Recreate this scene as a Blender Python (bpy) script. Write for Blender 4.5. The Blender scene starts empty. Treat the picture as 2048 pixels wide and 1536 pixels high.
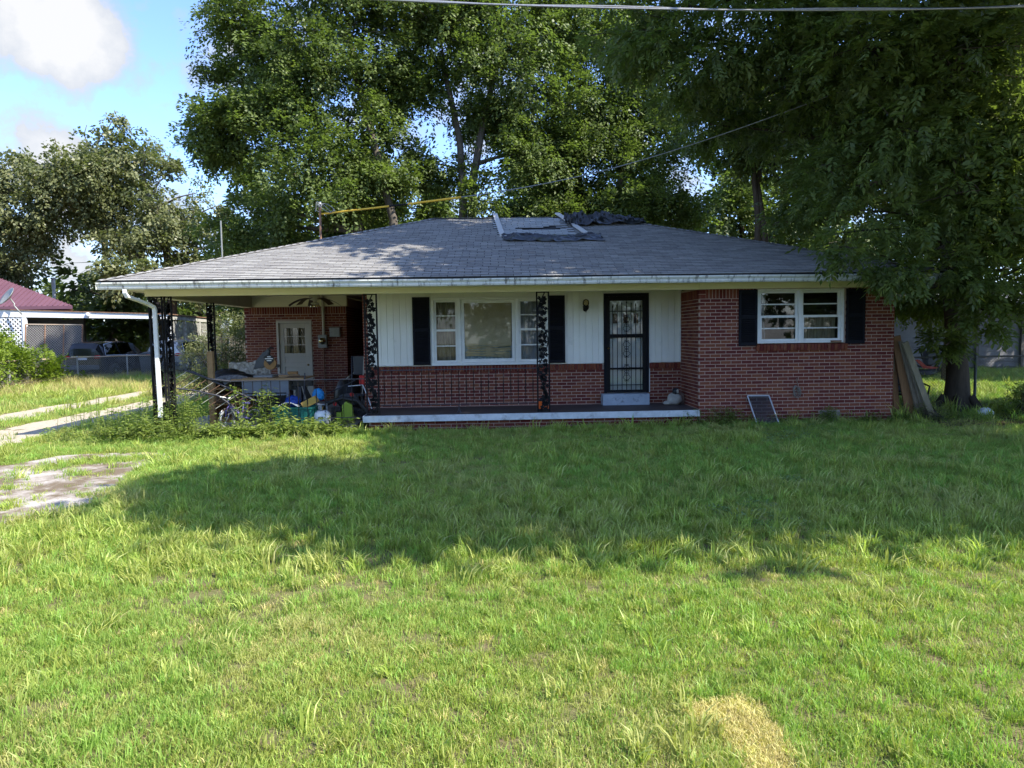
import bpy, math, random
import numpy as np
from mathutils import Vector, Matrix, noise as mnoise
R = math.radians
random.seed(7); rng = np.random.default_rng(11)
scene = bpy.context.scene
COL = scene.collection

# ------------------------------------------------------------ camera
cam = bpy.data.cameras.new('camera'); camo = bpy.data.objects.new('camera', cam); COL.objects.link(camo)
CAM = Vector((-4.183, -13.846, 1.87)); YAW, PITCH, ROLL = 0.03515, -0.07123, 0.01469
fwd = Vector((math.sin(YAW)*math.cos(PITCH), math.cos(YAW)*math.cos(PITCH), math.sin(PITCH)))
rgt = Vector((math.cos(YAW), -math.sin(YAW), 0)); upv = rgt.cross(fwd)
r2 = rgt*math.cos(ROLL) - upv*math.sin(ROLL); u2 = rgt*math.sin(ROLL) + upv*math.cos(ROLL)
m = Matrix((r2, u2, -fwd)).transposed().to_4x4(); m.translation = CAM
camo.matrix_world = m
cam.sensor_width = 36.0; cam.lens = 1420/2048*36; cam.clip_end = 2000; cam.clip_start = 0.05
scene.camera = camo

# ------------------------------------------------------------ sky and sun
SUN = Vector((0.86, -0.46, 1.0)).normalized()
SUN_EL = math.asin(SUN.z); SUN_AZ = math.atan2(SUN.x, SUN.y)
w = bpy.data.worlds.new('World'); scene.world = w; w.use_nodes = True
nt = w.node_tree; nt.nodes.clear()
def N(nt, t, **k):
    n = nt.nodes.new(t)
    for a, b in k.items():
        if a[0] == '_': n.inputs[int(a[1:])].default_value = b
        else: setattr(n, a, b)
    return n
sky = N(nt, 'ShaderNodeTexSky', sky_type='NISHITA', sun_disc=False, sun_elevation=SUN_EL, sun_rotation=SUN_AZ,
        altitude=100, air_density=1.0, dust_density=0.5, ozone_density=2.6)
tc = N(nt, 'ShaderNodeTexCoord')
sep = N(nt, 'ShaderNodeSeparateXYZ'); nt.links.new(tc.outputs['Generated'], sep.inputs[0])
def M(op, a, b=None, c=None, tree=None):
    t = tree or nt
    n = t.nodes.new('ShaderNodeMath'); n.operation = op
    for i, v in enumerate((a, b, c)):
        if v is None: continue
        if isinstance(v, (int, float)): n.inputs[i].default_value = v
        else: t.links.new(v, n.inputs[i])
    return n.outputs[0]
zc = M('ADD', M('MAXIMUM', sep.outputs[2], 0.0), 0.12)
comb = N(nt, 'ShaderNodeCombineXYZ')
nt.links.new(M('DIVIDE', sep.outputs[0], zc), comb.inputs[0]); nt.links.new(M('DIVIDE', sep.outputs[1], zc), comb.inputs[1])
n1 = N(nt, 'ShaderNodeTexNoise'); n1.inputs['Scale'].default_value = 0.75; n1.inputs['Detail'].default_value = 9; n1.inputs['Roughness'].default_value = 0.55
n1.inputs['Distortion'].default_value = 0.3
nt.links.new(comb.outputs[0], n1.inputs['Vector'])
n2 = N(nt, 'ShaderNodeTexNoise'); n2.inputs['Scale'].default_value = 11.0; n2.inputs['Detail'].default_value = 10; n2.inputs['Roughness'].default_value = 0.6
nt.links.new(tc.outputs['Generated'], n2.inputs['Vector'])
base = M('SUBTRACT', n1.outputs[0], 0.485)
# three cumulus banks over the left-hand rooftops
def cloud(d, r, amp):
    v = N(nt, 'ShaderNodeVectorMath', operation='DISTANCE'); nt.links.new(tc.outputs['Generated'], v.inputs[0]); v.inputs[1].default_value = d
    q = M('SUBTRACT', 1.0, M('DIVIDE', v.outputs['Value'], r))
    return M('MULTIPLY', M('MAXIMUM', q, 0.0), amp)
CL = [((-.474,.816,.335), .08, 1.3), ((-.442,.838,.318), .07, 1.3), ((-.50,.79,.36), .09, 1.2), ((-.515,.825,.228), .06, 1.2), ((-.482,.845,.222), .045, 1.1),
      ((-.317,.885,.342), .06, .8), ((-.34,.892,.298), .045, .6), ((-.53,.84,.10), .10, .8), ((-.40,.91,.06), .12, .7)]
tot = base
for d, r, a in CL:
    tot = M('ADD', tot, M('MULTIPLY', cloud(Vector(d).normalized(), r, a), 0.34))
tot = M('ADD', tot, M('MULTIPLY', M('SUBTRACT', n2.outputs[0], 0.5), 1.5))
mask = M('MULTIPLY', tot, 3.4); mask = M('MAXIMUM', M('MINIMUM', mask, 0.97), 0.0)
hz = M('MULTIPLY', M('POWER', M('SUBTRACT', 1.0, M('MAXIMUM', sep.outputs[2], 0.0)), 9.0), 0.25)
mask = M('MAXIMUM', mask, hz)
cr = N(nt, 'ShaderNodeMixRGB'); cr.inputs[1].default_value = (1.35, 1.47, 1.66, 1); cr.inputs[2].default_value = (2.05, 2.05, 2.05, 1)
nt.links.new(M('MINIMUM', M('MULTIPLY', M('MAXIMUM', M('SUBTRACT', tot, 0.12), 0.0), 2.4), 1.0), cr.inputs[0])
deep = N(nt, 'ShaderNodeMixRGB', blend_type='MULTIPLY'); deep.inputs[0].default_value = 1; deep.inputs[2].default_value = (.66, .73, .93, 1); nt.links.new(sky.outputs[0], deep.inputs[1])
sm = N(nt, 'ShaderNodeMixRGB'); nt.links.new(mask, sm.inputs[0]); nt.links.new(deep.outputs[0], sm.inputs[1]); nt.links.new(cr.outputs[0], sm.inputs[2])
bg = N(nt, 'ShaderNodeBackground'); bg.inputs['Strength'].default_value = 0.15
nt.links.new(sm.outputs[0], bg.inputs['Color'])
wo = N(nt, 'ShaderNodeOutputWorld'); nt.links.new(bg.outputs[0], wo.inputs[0])
sl = bpy.data.lights.new('sun', 'SUN'); sl.energy = 3.5; sl.angle = R(0.55); sl.color = (1.0, 0.94, 0.84)
so = bpy.data.objects.new('sun', sl); COL.objects.link(so); so.location = (20, -12, 25)
so.rotation_euler = SUN.to_track_quat('Z', 'Y').to_euler()
scene.view_settings.view_transform = 'Standard'; scene.view_settings.look = 'None'
scene.view_settings.exposure = 1.68; scene.view_settings.gamma = 1.0; scene.view_settings.use_curve_mapping = False
scene.cycles.max_bounces = 6; scene.cycles.diffuse_bounces = 3; scene.cycles.transparent_max_bounces = 12
scene.cycles.transmission_bounces = 6; scene.cycles.glossy_bounces = 4
scene.cycles.sample_clamp_indirect = 4; scene.cycles.use_denoising = True; scene.cycles.denoising_prefilter = 'ACCURATE'

# ------------------------------------------------------------ materials
MATS = {}
def lin(c):
    return tuple(c) + (1.0,)
def mat(name, c1, c2=None, scale=6.0, rough=0.7, bump=0.0, bscale=None, metal=0.0, spec=0.35, rnd=0.0, c3=None, c3scale=1.5, c3lo=.55, c3hi=.7, stretch=(1, 1, 1), attr=False, detail=5, world=False):
    """procedural surface: two tones by noise, optional third tone as stains, optional per-object spread"""
    if name in MATS: return MATS[name]
    mt = bpy.data.materials.new(name); mt.use_nodes = True; t = mt.node_tree; L = t.links
    b = t.nodes['Principled BSDF']; b.inputs['Roughness'].default_value = rough; b.inputs['Metallic'].default_value = metal
    b.inputs['Specular IOR Level'].default_value = spec
    if world:
        g = t.nodes.new('ShaderNodeNewGeometry'); vec = g.outputs['Position']
    else:
        g = t.nodes.new('ShaderNodeTexCoord'); vec = g.outputs['Object']
    mp = t.nodes.new('ShaderNodeMapping'); mp.inputs['Scale'].default_value = stretch; L.new(vec, mp.inputs['Vector']); vec = mp.outputs[0]
    nz = t.nodes.new('ShaderNodeTexNoise'); nz.inputs['Scale'].default_value = scale; nz.inputs['Detail'].default_value = detail; nz.inputs['Roughness'].default_value = .6
    L.new(vec, nz.inputs['Vector'])
    mx = t.nodes.new('ShaderNodeMixRGB'); mx.inputs[1].default_value = lin(c1); mx.inputs[2].default_value = lin(c2 or c1)
    rp = t.nodes.new('ShaderNodeValToRGB'); rp.color_ramp.elements[0].position = .3; rp.color_ramp.elements[1].position = .7
    L.new(nz.outputs[0], rp.inputs[0]); L.new(rp.outputs[0], mx.inputs[0]); col = mx.outputs[0]
    if c3:
        n3 = t.nodes.new('ShaderNodeTexNoise'); n3.inputs['Scale'].default_value = c3scale; n3.inputs['Detail'].default_value = 8; n3.inputs['Roughness'].default_value = .65
        L.new(vec, n3.inputs['Vector'])
        r3 = t.nodes.new('ShaderNodeValToRGB'); r3.color_ramp.elements[0].position = c3lo; r3.color_ramp.elements[1].position = c3hi
        L.new(n3.outputs[0], r3.inputs[0])
        m3 = t.nodes.new('ShaderNodeMixRGB'); m3.inputs[2].default_value = lin(c3); L.new(r3.outputs[0], m3.inputs[0]); L.new(col, m3.inputs[1]); col = m3.outputs[0]
    if rnd or attr:
        if attr:
            oi = t.nodes.new('ShaderNodeAttribute'); oi.attribute_name = 'rnd'; src = oi.outputs['Fac']
        else:
            oi = t.nodes.new('ShaderNodeObjectInfo'); src = oi.outputs['Random']
        hs = t.nodes.new('ShaderNodeHueSaturation'); L.new(col, hs.inputs['Color'])
        r = rnd or .25
        L.new(M('MULTIPLY_ADD', src, 2*r, 1-r, tree=t), hs.inputs['Value'])
        L.new(M('MULTIPLY_ADD', src, .03, .485, tree=t), hs.inputs['Hue'])
        col = hs.outputs[0]
    L.new(col, b.inputs['Base Color'])
    if bump:
        bn = t.nodes.new('ShaderNodeTexNoise'); bn.inputs['Scale'].default_value = bscale or scale*4; bn.inputs['Detail'].default_value = 6
        L.new(vec, bn.inputs['Vector'])
        bp = t.nodes.new('ShaderNodeBump'); bp.inputs['Strength'].default_value = bump; bp.inputs['Distance'].default_value = .01
        L.new(bn.outputs[0], bp.inputs['Height']); L.new(bp.outputs[0], b.inputs['Normal'])
    MATS[name] = mt; return mt
def leafmat(name, ca, cb, trans=.35, rough=.45, cyel=None, spec=.3, patch=None, inst=False):
    """leaf colour spread by a per-leaf value, part of the light passing through"""
    mt = bpy.data.materials.new(name); mt.use_nodes = True; t = mt.node_tree; L = t.links
    b = t.nodes['Principled BSDF']; b.inputs['Roughness'].default_value = rough; b.inputs['Specular IOR Level'].default_value = spec
    a = t.nodes.new('ShaderNodeAttribute'); a.attribute_name = 'rnd'
    rp = t.nodes.new('ShaderNodeValToRGB'); e = rp.color_ramp.elements; e[0].color = lin(ca); e[1].color = lin(cb)
    if cyel: n = e.new(.94); n.color = lin(cb); e[-1].color = lin(cyel); e[-2].position = .93
    L.new(a.outputs['Fac'], rp.inputs[0]); col = rp.outputs[0]
    if inst:
        oi = t.nodes.new('ShaderNodeObjectInfo'); hs = t.nodes.new('ShaderNodeHueSaturation'); L.new(col, hs.inputs['Color'])
        L.new(M('MULTIPLY_ADD', oi.outputs['Random'], .5, .75, tree=t), hs.inputs['Value']); L.new(M('MULTIPLY_ADD', oi.outputs['Random'], .03, .485, tree=t), hs.inputs['Hue']); col = hs.outputs[0]
    if patch:
        g = t.nodes.new('ShaderNodeNewGeometry'); nz = t.nodes.new('ShaderNodeTexNoise'); nz.inputs['Scale'].default_value = patch[1]; nz.inputs['Detail'].default_value = 4
        L.new(g.outputs['Position'], nz.inputs['Vector'])
        r2_ = t.nodes.new('ShaderNodeValToRGB'); r2_.color_ramp.elements[0].position = patch[2]; r2_.color_ramp.elements[1].position = patch[3]
        L.new(nz.outputs[0], r2_.inputs[0]); mx = t.nodes.new('ShaderNodeMixRGB'); L.new(M('MULTIPLY', r2_.outputs[0], patch[4], tree=t), mx.inputs[0])
        L.new(col, mx.inputs[1]); mx.inputs[2].default_value = lin(patch[0]); col = mx.outputs[0]
    L.new(col, b.inputs['Base Color'])
    tr = t.nodes.new('ShaderNodeBsdfTranslucent'); br = t.nodes.new('ShaderNodeMixRGB'); br.blend_type = 'MULTIPLY'; br.inputs[0].default_value = 1; br.inputs[2].default_value = (1.18, 1.36, .6, 1)
    L.new(col, br.inputs[1]); L.new(br.outputs[0], tr.inputs['Color'])
    mx = t.nodes.new('ShaderNodeMixShader'); mx.inputs[0].default_value = trans
    L.new(b.outputs[0], mx.inputs[1]); L.new(tr.outputs[0], mx.inputs[2]); L.new(mx.outputs[0], t.nodes['Material Output'].inputs['Surface'])
    MATS[name] = mt; return mt
def glassmat(name, tint=(.75, .8, .78), rough=.02, ior=1.5, boost=1.0):
    mt = bpy.data.materials.new(name); mt.use_nodes = True; t = mt.node_tree; L = t.links; t.nodes.remove(t.nodes['Principled BSDF'])
    tr = t.nodes.new('ShaderNodeBsdfTransparent'); tr.inputs[0].default_value = lin(tint)
    gl = t.nodes.new('ShaderNodeBsdfGlossy'); gl.inputs['Roughness'].default_value = rough
    fr = t.nodes.new('ShaderNodeFresnel'); fr.inputs[0].default_value = ior
    mx = t.nodes.new('ShaderNodeMixShader'); L.new(M('MINIMUM', M('MULTIPLY', fr.outputs[0], boost, tree=t), 1.0, tree=t), mx.inputs[0]); L.new(tr.outputs[0], mx.inputs[1]); L.new(gl.outputs[0], mx.inputs[2])
    L.new(mx.outputs[0], t.nodes['Material Output'].inputs['Surface']); MATS[name] = mt; return mt

# ------------------------------------------------------------ mesh helpers
ORG = {}
def tag(o, label=None, cat=None, group=None, kind=None):
    if label: o['label'] = label
    if cat: o['category'] = cat
    if group: o['group'] = group
    if kind: o['kind'] = kind
    return o
def empty(name, loc, label=None, cat=None, group=None, rz=0, world=True, scale=1.0):
    o = bpy.data.objects.new(name, None); COL.objects.link(o); o.location = loc; o.rotation_euler = (0, 0, rz); o.empty_display_size = .2
    o.scale = (scale,)*3
    ORG[o.name] = Vector(loc) if world else Vector((0, 0, 0))
    return tag(o, label, cat, group)
def org(parent):
    return ORG.get(parent.name, Vector((0, 0, 0))) if parent else Vector((0, 0, 0))
def link(name, me, parent=None, mt=None):
    o = bpy.data.objects.new(name, me); COL.objects.link(o)
    if mt is not None and not me.materials: me.materials.append(mt)
    if parent: o.parent = parent; ORG[o.name] = org(parent)
    return o
class MB:
    def __init__(s): s.v = []; s.f = []; s.a = []
    def add(s, vs, fs, a=None):
        n = len(s.v); s.v += [tuple(p) for p in vs]; s.f += [tuple(i+n for i in f) for f in fs]; s.a += [random.random() if a is None else a]*len(fs); return s
    def box(s, x0, x1, y0, y1, z0, z1, a=None):
        return s.add([(x0,y0,z0),(x1,y0,z0),(x1,y1,z0),(x0,y1,z0),(x0,y0,z1),(x1,y0,z1),(x1,y1,z1),(x0,y1,z1)],
              [(0,3,2,1),(4,5,6,7),(0,1,5,4),(1,2,6,5),(2,3,7,6),(3,0,4,7)], a)
    def obox(s, c, ax, ay, az, a=None):
        c, ax, ay, az = map(Vector, (c, ax, ay, az))
        q = [c+sx*ax+sy*ay+sz*az for sz in (-1,1) for sx, sy in ((-1,-1),(1,-1),(1,1),(-1,1))]
        return s.add(q, [(0,3,2,1),(4,5,6,7),(0,1,5,4),(1,2,6,5),(2,3,7,6),(3,0,4,7)], a)
    def bar(s, p0, p1, wx, wy=None, up=(0,0,1)):
        p0, p1 = Vector(p0), Vector(p1); d = p1-p0; wy = wy or wx; u = Vector(up)
        if abs(d.normalized().dot(u)) > .98: u = Vector((0,1,0))
        sx = d.cross(u).normalized(); sy = sx.cross(d).normalized()
        return s.obox((p0+p1)/2, sx*wx/2, sy*wy/2, d/2)
    def tube(s, pts, r, n=6, cap=True, r1=None):
        pts = [Vector(p) for p in pts]; k = len(pts); V = []
        prev = None
        for i, p in enumerate(pts):
            d = (pts[min(i+1,k-1)]-pts[max(i-1,0)]).normalized()
            if prev is None:
                u = Vector((0,0,1)) if abs(d.z) < .9 else Vector((1,0,0)); a_ = d.cross(u).normalized()
            else:
                a_ = (prev - d*prev.dot(d)); a_ = a_.normalized() if a_.length > 1e-6 else d.orthogonal().normalized()
            prev = a_; b_ = d.cross(a_)
            rr = (r[i] if hasattr(r, '__len__') else (r if r1 is None else r+(r1-r)*i/max(1,k-1)))
            V += [p + rr*(math.cos(6.28318*j/n)*a_ + math.sin(6.28318*j/n)*b_) for j in range(n)]
        F = [(i*n+j, i*n+(j+1)%n, (i+1)*n+(j+1)%n, (i+1)*n+j) for i in range(k-1) for j in range(n)]
        if cap: F += [tuple(range(n-1,-1,-1)), tuple((k-1)*n+j for j in range(n))]
        return s.add(V, F)
    def lathe(s, prof, c=(0,0,0), n=16, axis='z'):
        c = Vector(c); V = []
        for (r, z) in prof:
            for j in range(n):
                a = 6.28318*j/n; p = (r*math.cos(a), r*math.sin(a), z)
                if axis == 'y': p = (p[0], p[2], p[1])
                if axis == 'x': p = (p[2], p[0], p[1])
                V.append(c+Vector(p))
        k = len(prof)
        F = [(i*n+j, i*n+(j+1)%n, (i+1)*n+(j+1)%n, (i+1)*n+j) for i in range(k-1) for j in range(n)]
        F += [tuple(range(n-1,-1,-1)), tuple((k-1)*n+j for j in range(n))]
        return s.add(V, F)
    def prism(s, poly, o, ex, ey, ez):
        """poly of 2d points in plane (ex,ey) at o, thickened along ez"""
        o, ex, ey, ez = map(Vector, (o, ex, ey, ez)); n = len(poly)
        V = [o+ex*p[0]+ey*p[1] for p in poly]+[o+ex*p[0]+ey*p[1]+ez for p in poly]
        return s.add(V, [tuple(range(n-1,-1,-1)), tuple(range(n,2*n))]+[(i,(i+1)%n,n+(i+1)%n,n+i) for i in range(n)])
    def loft(s, rings, cap=True):
        n = len(rings[0]); V = [p for r in rings for p in r]
        F = [(i*n+j, i*n+(j+1)%n, (i+1)*n+(j+1)%n, (i+1)*n+j) for i in range(len(rings)-1) for j in range(n)]
        if cap: F += [tuple(range(n-1,-1,-1)), tuple((len(rings)-1)*n+j for j in range(n))]
        return s.add(V, F)
    def grid(s, fn, nu, nv):
        V = [fn(i/nu, j/nv) for i in range(nu+1) for j in range(nv+1)]
        F = [(i*(nv+1)+j, (i+1)*(nv+1)+j, (i+1)*(nv+1)+j+1, i*(nv+1)+j+1) for i in range(nu) for j in range(nv)]
        return s.add(V, F)
    def build(s, name, mt, parent=None, smooth=False, bevel=0, label=None, cat=None, group=None, kind=None, base=None, solid=0):
        o0 = org(parent) if parent else Vector((0,0,0))
        if parent is None and base is not None: o0 = Vector(base)
        me = bpy.data.meshes.new(name); me.from_pydata([(x-o0.x, y-o0.y, z-o0.z) for x, y, z in s.v], [], s.f)
        at = me.attributes.new('rnd', 'FLOAT', 'FACE'); at.data.foreach_set('value', s.a)
        me.materials.append(MATS[mt] if isinstance(mt, str) else mt); me.update()
        if smooth: me.polygons.foreach_set('use_smooth', [True]*len(me.polygons))
        o = bpy.data.objects.new(name, me); COL.objects.link(o)
        if parent: o.parent = parent
        elif base is not None: o.location = base
        ORG[o.name] = o0
        if solid:
            sd = o.modifiers.new('s', 'SOLIDIFY'); sd.thickness = solid
        if bevel:
            bv = o.modifiers.new('b', 'BEVEL'); bv.width = bevel; bv.segments = 2; bv.limit_method = 'ANGLE'; bv.angle_limit = R(40)
        return tag(o, label, cat, group, kind)
def npmesh(name, verts, quads, mt, parent=None, rnd=None, tris=None, smooth=False):
    o0 = org(parent); V = np.asarray(verts, np.float32) - np.array(o0, np.float32)
    me = bpy.data.meshes.new(name); me.vertices.add(len(V)); me.vertices.foreach_set('co', V.ravel())
    q = np.asarray(quads, np.int32).reshape(-1, 4) if quads is not None else np.zeros((0,4), np.int32)
    t = np.asarray(tris, np.int32).reshape(-1, 3) if tris is not None else np.zeros((0,3), np.int32)
    me.loops.add(q.size+t.size); me.loops.foreach_set('vertex_index', np.concatenate([q.ravel(), t.ravel()]))
    me.polygons.add(len(q)+len(t))
    st = np.concatenate([np.arange(len(q))*4, q.size+np.arange(len(t))*3]).astype(np.int32)
    me.polygons.foreach_set('loop_start', st)
    if rnd is not None:
        a = me.attributes.new('rnd', 'FLOAT', 'FACE'); a.data.foreach_set('value', np.asarray(rnd, np.float32))
    me.update(calc_edges=True); me.materials.append(MATS[mt])
    if smooth: me.polygons.foreach_set('use_smooth', np.ones(len(me.polygons), bool))
    o = bpy.data.objects.new(name, me); COL.objects.link(o)
    if parent: o.parent = parent
    ORG[o.name] = o0
    return o
# ------------------------------------------------------------ surface list
BRK = dict(scale=30, rough=.85, bump=.35, bscale=120, spec=.2, c3=(.20,.085,.06), c3scale=9, c3lo=.55, c3hi=.75, rnd=.3)
mat('brick', (.19,.050,.031), (.13,.034,.022), attr=True, **BRK)
mat('brick_piece', (.19,.050,.031), (.13,.034,.022), **BRK)
mat('mortar', (.48,.37,.30), (.37,.28,.225), scale=14, rough=.95, bump=.4, bscale=150, spec=.1)
mat('trim_cream', (.82,.78,.57), (.76,.72,.52), scale=2.5, rough=.6, c3=(.3,.26,.15), c3scale=1.1, c3lo=.62, c3hi=.85, stretch=(1,1,3), bump=.08)
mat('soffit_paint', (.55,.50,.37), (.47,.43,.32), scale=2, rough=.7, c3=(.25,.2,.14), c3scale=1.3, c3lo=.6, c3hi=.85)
mat('gutter_paint', (.70,.71,.66), (.60,.61,.56), scale=9, rough=.5, c3=(.10,.095,.085), c3scale=14, c3lo=.52, c3hi=.70, stretch=(1,1,.12), bump=.05)
mat('spout_paint', (.72,.73,.70), (.62,.63,.6), scale=5, rough=.5, c3=(.2,.19,.17), c3scale=4, c3lo=.6, c3hi=.8, stretch=(1,1,.3))
mat('white_siding', (.79,.79,.72), (.73,.73,.66), scale=2, rough=.55, rnd=.04, bump=.06, bscale=40, c3=(.45,.46,.4), c3scale=2.5, c3lo=.62, c3hi=.9)
mat('white_frame', (.74,.75,.71), (.66,.67,.63), scale=7, rough=.5, c3=(.34,.35,.33), c3scale=5, c3lo=.6, c3hi=.85)
mat('shutter_black', (.007,.008,.012), (.012,.012,.016), scale=5, rough=.75, spec=.15)
mat('iron_black', (.008,.008,.009), (.018,.017,.017), scale=20, rough=.75, spec=.15, bump=.1)
mat('iron_grey', (.045,.048,.06), (.03,.03,.038), scale=12, rough=.6)
mat('concrete_white', (.60,.64,.66), (.44,.48,.50), scale=6, rough=.85, bump=.25, c3=(.14,.13,.11), c3scale=4, c3lo=.55, c3hi=.78)
mat('porch_floor', (.075,.062,.06), (.05,.045,.045), scale=3, rough=.6, c3=(.18,.16,.15), c3scale=6, c3lo=.66, c3hi=.85)
mat('concrete_grey', (.30,.29,.27), (.2,.195,.185), scale=4, rough=.9, bump=.3, c3=(.10,.09,.08), c3scale=1.7, c3lo=.5, c3hi=.75)
mat('step_paint', (.36,.42,.47), (.28,.33,.38), scale=5, rough=.7, c3=(.13,.14,.15), c3scale=7, c3lo=.58, c3hi=.72, bump=.15)
SH = dict(scale=60, rough=.95, bump=.5, bscale=300, spec=.1, rnd=.16, c3=(.21,.205,.20), c3scale=3)
mat('shingle', (.325,.315,.295), (.26,.252,.237), attr=True, **SH)
mat('shingle_piece', (.325,.315,.295), (.26,.252,.237), **SH)
mat('shingle_new', (.46,.47,.46), (.39,.40,.39), scale=60, rough=.95, bump=.5, bscale=300, spec=.1, attr=True, rnd=.12)
mat('felt_shadow_line', (.02,.02,.021), (.035,.035,.035), rough=.9)
mat('board_weathered', (.60,.58,.53), (.44,.42,.38), scale=4, rough=.8, stretch=(12,12,1), bump=.3)
mat('tarp', (.016,.017,.019), (.028,.028,.031), scale=4, rough=.28, spec=.5, bump=.3, bscale=26)
mat('blind', (.62,.52,.32), (.55,.45,.27), scale=3, rough=.5)
mat('curtain_blue', (.45,.58,.64), (.34,.46,.53), scale=5, rough=.9, stretch=(6,6,1))
mat('curtain_grey', (.34,.35,.36), (.24,.25,.26), scale=4, rough=.9, stretch=(8,8,1))
mat('curtain_tan', (.36,.32,.22), (.12,.10,.07), scale=5, rough=.95, stretch=(7,7,.7))
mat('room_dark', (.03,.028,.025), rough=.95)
mat('inner_door', (.55,.57,.58), (.5,.52,.53), rough=.4, scale=3)
mat('door_cream', (.50,.46,.38), (.43,.4,.33), scale=4, rough=.6, c3=(.3,.26,.2), c3scale=3, c3lo=.6, c3hi=.85)
mat('brown_lite', (.10,.045,.028), rough=.4)
mat('steel_grey', (.28,.29,.28), (.2,.21,.2), scale=8, rough=.45, metal=.3)
mat('pvc', (.5,.47,.38), (.42,.4,.33), scale=3, rough=.6)
mat('rust', (.16,.08,.045), (.28,.17,.11), scale=8, rough=.85)
mat('chrome', (.55,.55,.55), rough=.22, metal=1.0)
mat('brass', (.25,.16,.05), rough=.35, metal=.9)
mat('fan_white', (.5,.47,.4), (.42,.39,.33), scale=6, rough=.5)
mat('fan_wood', (.09,.055,.03), (.06,.035,.02), scale=5, rough=.5)
glassmat('window_glass', (.95,.96,.95), boost=1.05); glassmat('lamp_glass', (.8,.72,.5)); glassmat('car_glass', (.08,.09,.09), boost=1.5); glassmat('screen_mesh', (.38,.38,.4), rough=.4, boost=1.2)

# ------------------------------------------------------------ brick house
HB = Vector((-3.4, 5.0, 0.0))
house = empty('brick_house', HB, 'low red brick ranch house with white siding porch, carport and grey hipped roof', 'house')
C, BL, J = 0.0677, 0.2085, 0.0135
Z1 = 2.453
D = 1.33; XR = 3.91; DS = 5.55
SX0, SX1 = -10.67, -7.95
rows_all = {}
def brick_rows(x0, x1, z_top_row, nrows, holes=(), shift=0.0):
    """running bond rectangles (xa, xb, zc, full)"""
    out = []
    for k in range(nrows):
        zc = z_top_row - k*C
        o = (k % 2)*BL/2 + shift
        n0 = int(math.floor((x0-o)/BL))-1
        x = n0*BL+o
        while x < x1:
            a, b = max(x+J/2, x0), min(x+BL-J/2, x1)
            segs = [(a, b)] if b-a > .03 else []
            for (ha, hb, za, zb) in holes:
                ns = []
                for (p, q) in segs:
                    if zc+C/2 <= za+.004 or zc-C/2 >= zb-.004 or q <= ha or p >= hb: ns.append((p, q)); continue
                    if ha-p > .03: ns.append((p, ha))
                    if q-hb > .03: ns.append((hb, q))
                segs = ns
            for (p, q) in segs: out.append((p, q, zc, abs(q-p-(BL-J)) < 1e-4))
            x += BL
    return out
rest = MB()     # every brick that is not a piece of its own
def rb(): return random.uniform(-.0018, .0018)
# --- right-hand front wall (face at Y=0) and its return
mort = MB()
WX0, WX1, WZ0, WZ1 = 1.15, 2.88, 1.60, 2.66
mort.box(.006, XR-.006, .006, .16, -.2, WZ0-.14); mort.box(.006, WX0, .006, .16, WZ0-.14, 2.72); mort.box(WX1, XR-.006, .006, .16, WZ0-.14, 2.72)
mort.box(WX0, WX1, .006, .16, WZ1, 2.72)
mort.box(WX0, WX1, .035, .16, WZ0-.14, WZ0)
wall_front = mort.build('front_wall', 'mortar', house)
holes = [(WX0-.012, WX1+.04, 1.474, 2.70), (2.44, 2.84, .035, .245)]
R1 = brick_rows(.0, XR, Z1, 39, holes, .012)
fulls = [b for b in R1 if b[3]]; fulls.sort(key=lambda b: (-(.9 < b[2] < 1.5)*1 - (b[2] > .12)*1, abs(b[2]-1.0)))
picked = set(id(b) for b in fulls[:300])
unit = MB().box(-(BL-J)/2, (BL-J)/2, -.0, .085, -(C-J)/2, (C-J)/2, .5)
first = None
brick_objs = []
for b in R1:
    if id(b) in picked:
        if first is None:
            first = unit.build('brick', 'brick_piece', wall_front); o = first; base_me = first.data
            first.data.transform(Matrix.Translation(org(wall_front)))
        else:
            o = link('brick', base_me, wall_front)
        o.location = Vector(((b[0]+b[1])/2, rb()-.001, b[2])) - org(wall_front)
    else:
        r = rb(); rest.box(b[0], b[1], r, .085, b[2]-(C-J)/2, b[2]+(C-J)/2)
# soldiers at the head of the wall
x = .0
for k in range(2): rest.box(0, .125, rb(), .085, 2.487+.004+k*.092, 2.487+.004+k*.092+.082)
x = .13
while x < XR-.14:
    if not (x+C-J > WX0-.01 and x < WX1+.03): rest.box(x, x+C-J, rb(), .085, 2.492, 2.672)
    x += C
for k in range(2): rest.box(XR-.13, XR, rb(), .085, 2.491+k*.092, 2.491+k*.092+.082)
# rowlock sill
x = WX0-.02
while x < WX1+.03:
    mid = Vector((x+.029, .022, 1.530)); rest.obox(mid, (.0285,0,0), (0,.075,.018), (0,-.012,.058)); x += C
# return wall (face at X=0 looking left)
mr = MB().box(.006, .16, .17, D+.1, -.2, 2.72); wall_ret = mr.build('return_wall', 'mortar', house)
for (a, b, zc, f) in brick_rows(.03, D, Z1, 39, (), .05):
    if zc > .25: rest.box(rb(), .085, max(a, .09), b, zc-(C-J)/2, zc+(C-J)/2)
y = .1
while y < D: rest.box(rb(), .085, y, y+C-J, 2.492, 2.672); y += C
# right gable side of the house (face at X=XR), seen only from the side
side_wall = MB().box(XR-.16, XR-.004, .17, 10.0, -.2, 2.75).build('side_wall', 'mortar', house)
for (a, b, zc, f) in brick_rows(.0, 10.0, Z1, 39, (), .1):
    rest.box(XR-.085, XR+rb(), max(a,.09), b, zc-(C-J)/2, zc+(C-J)/2)
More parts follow.
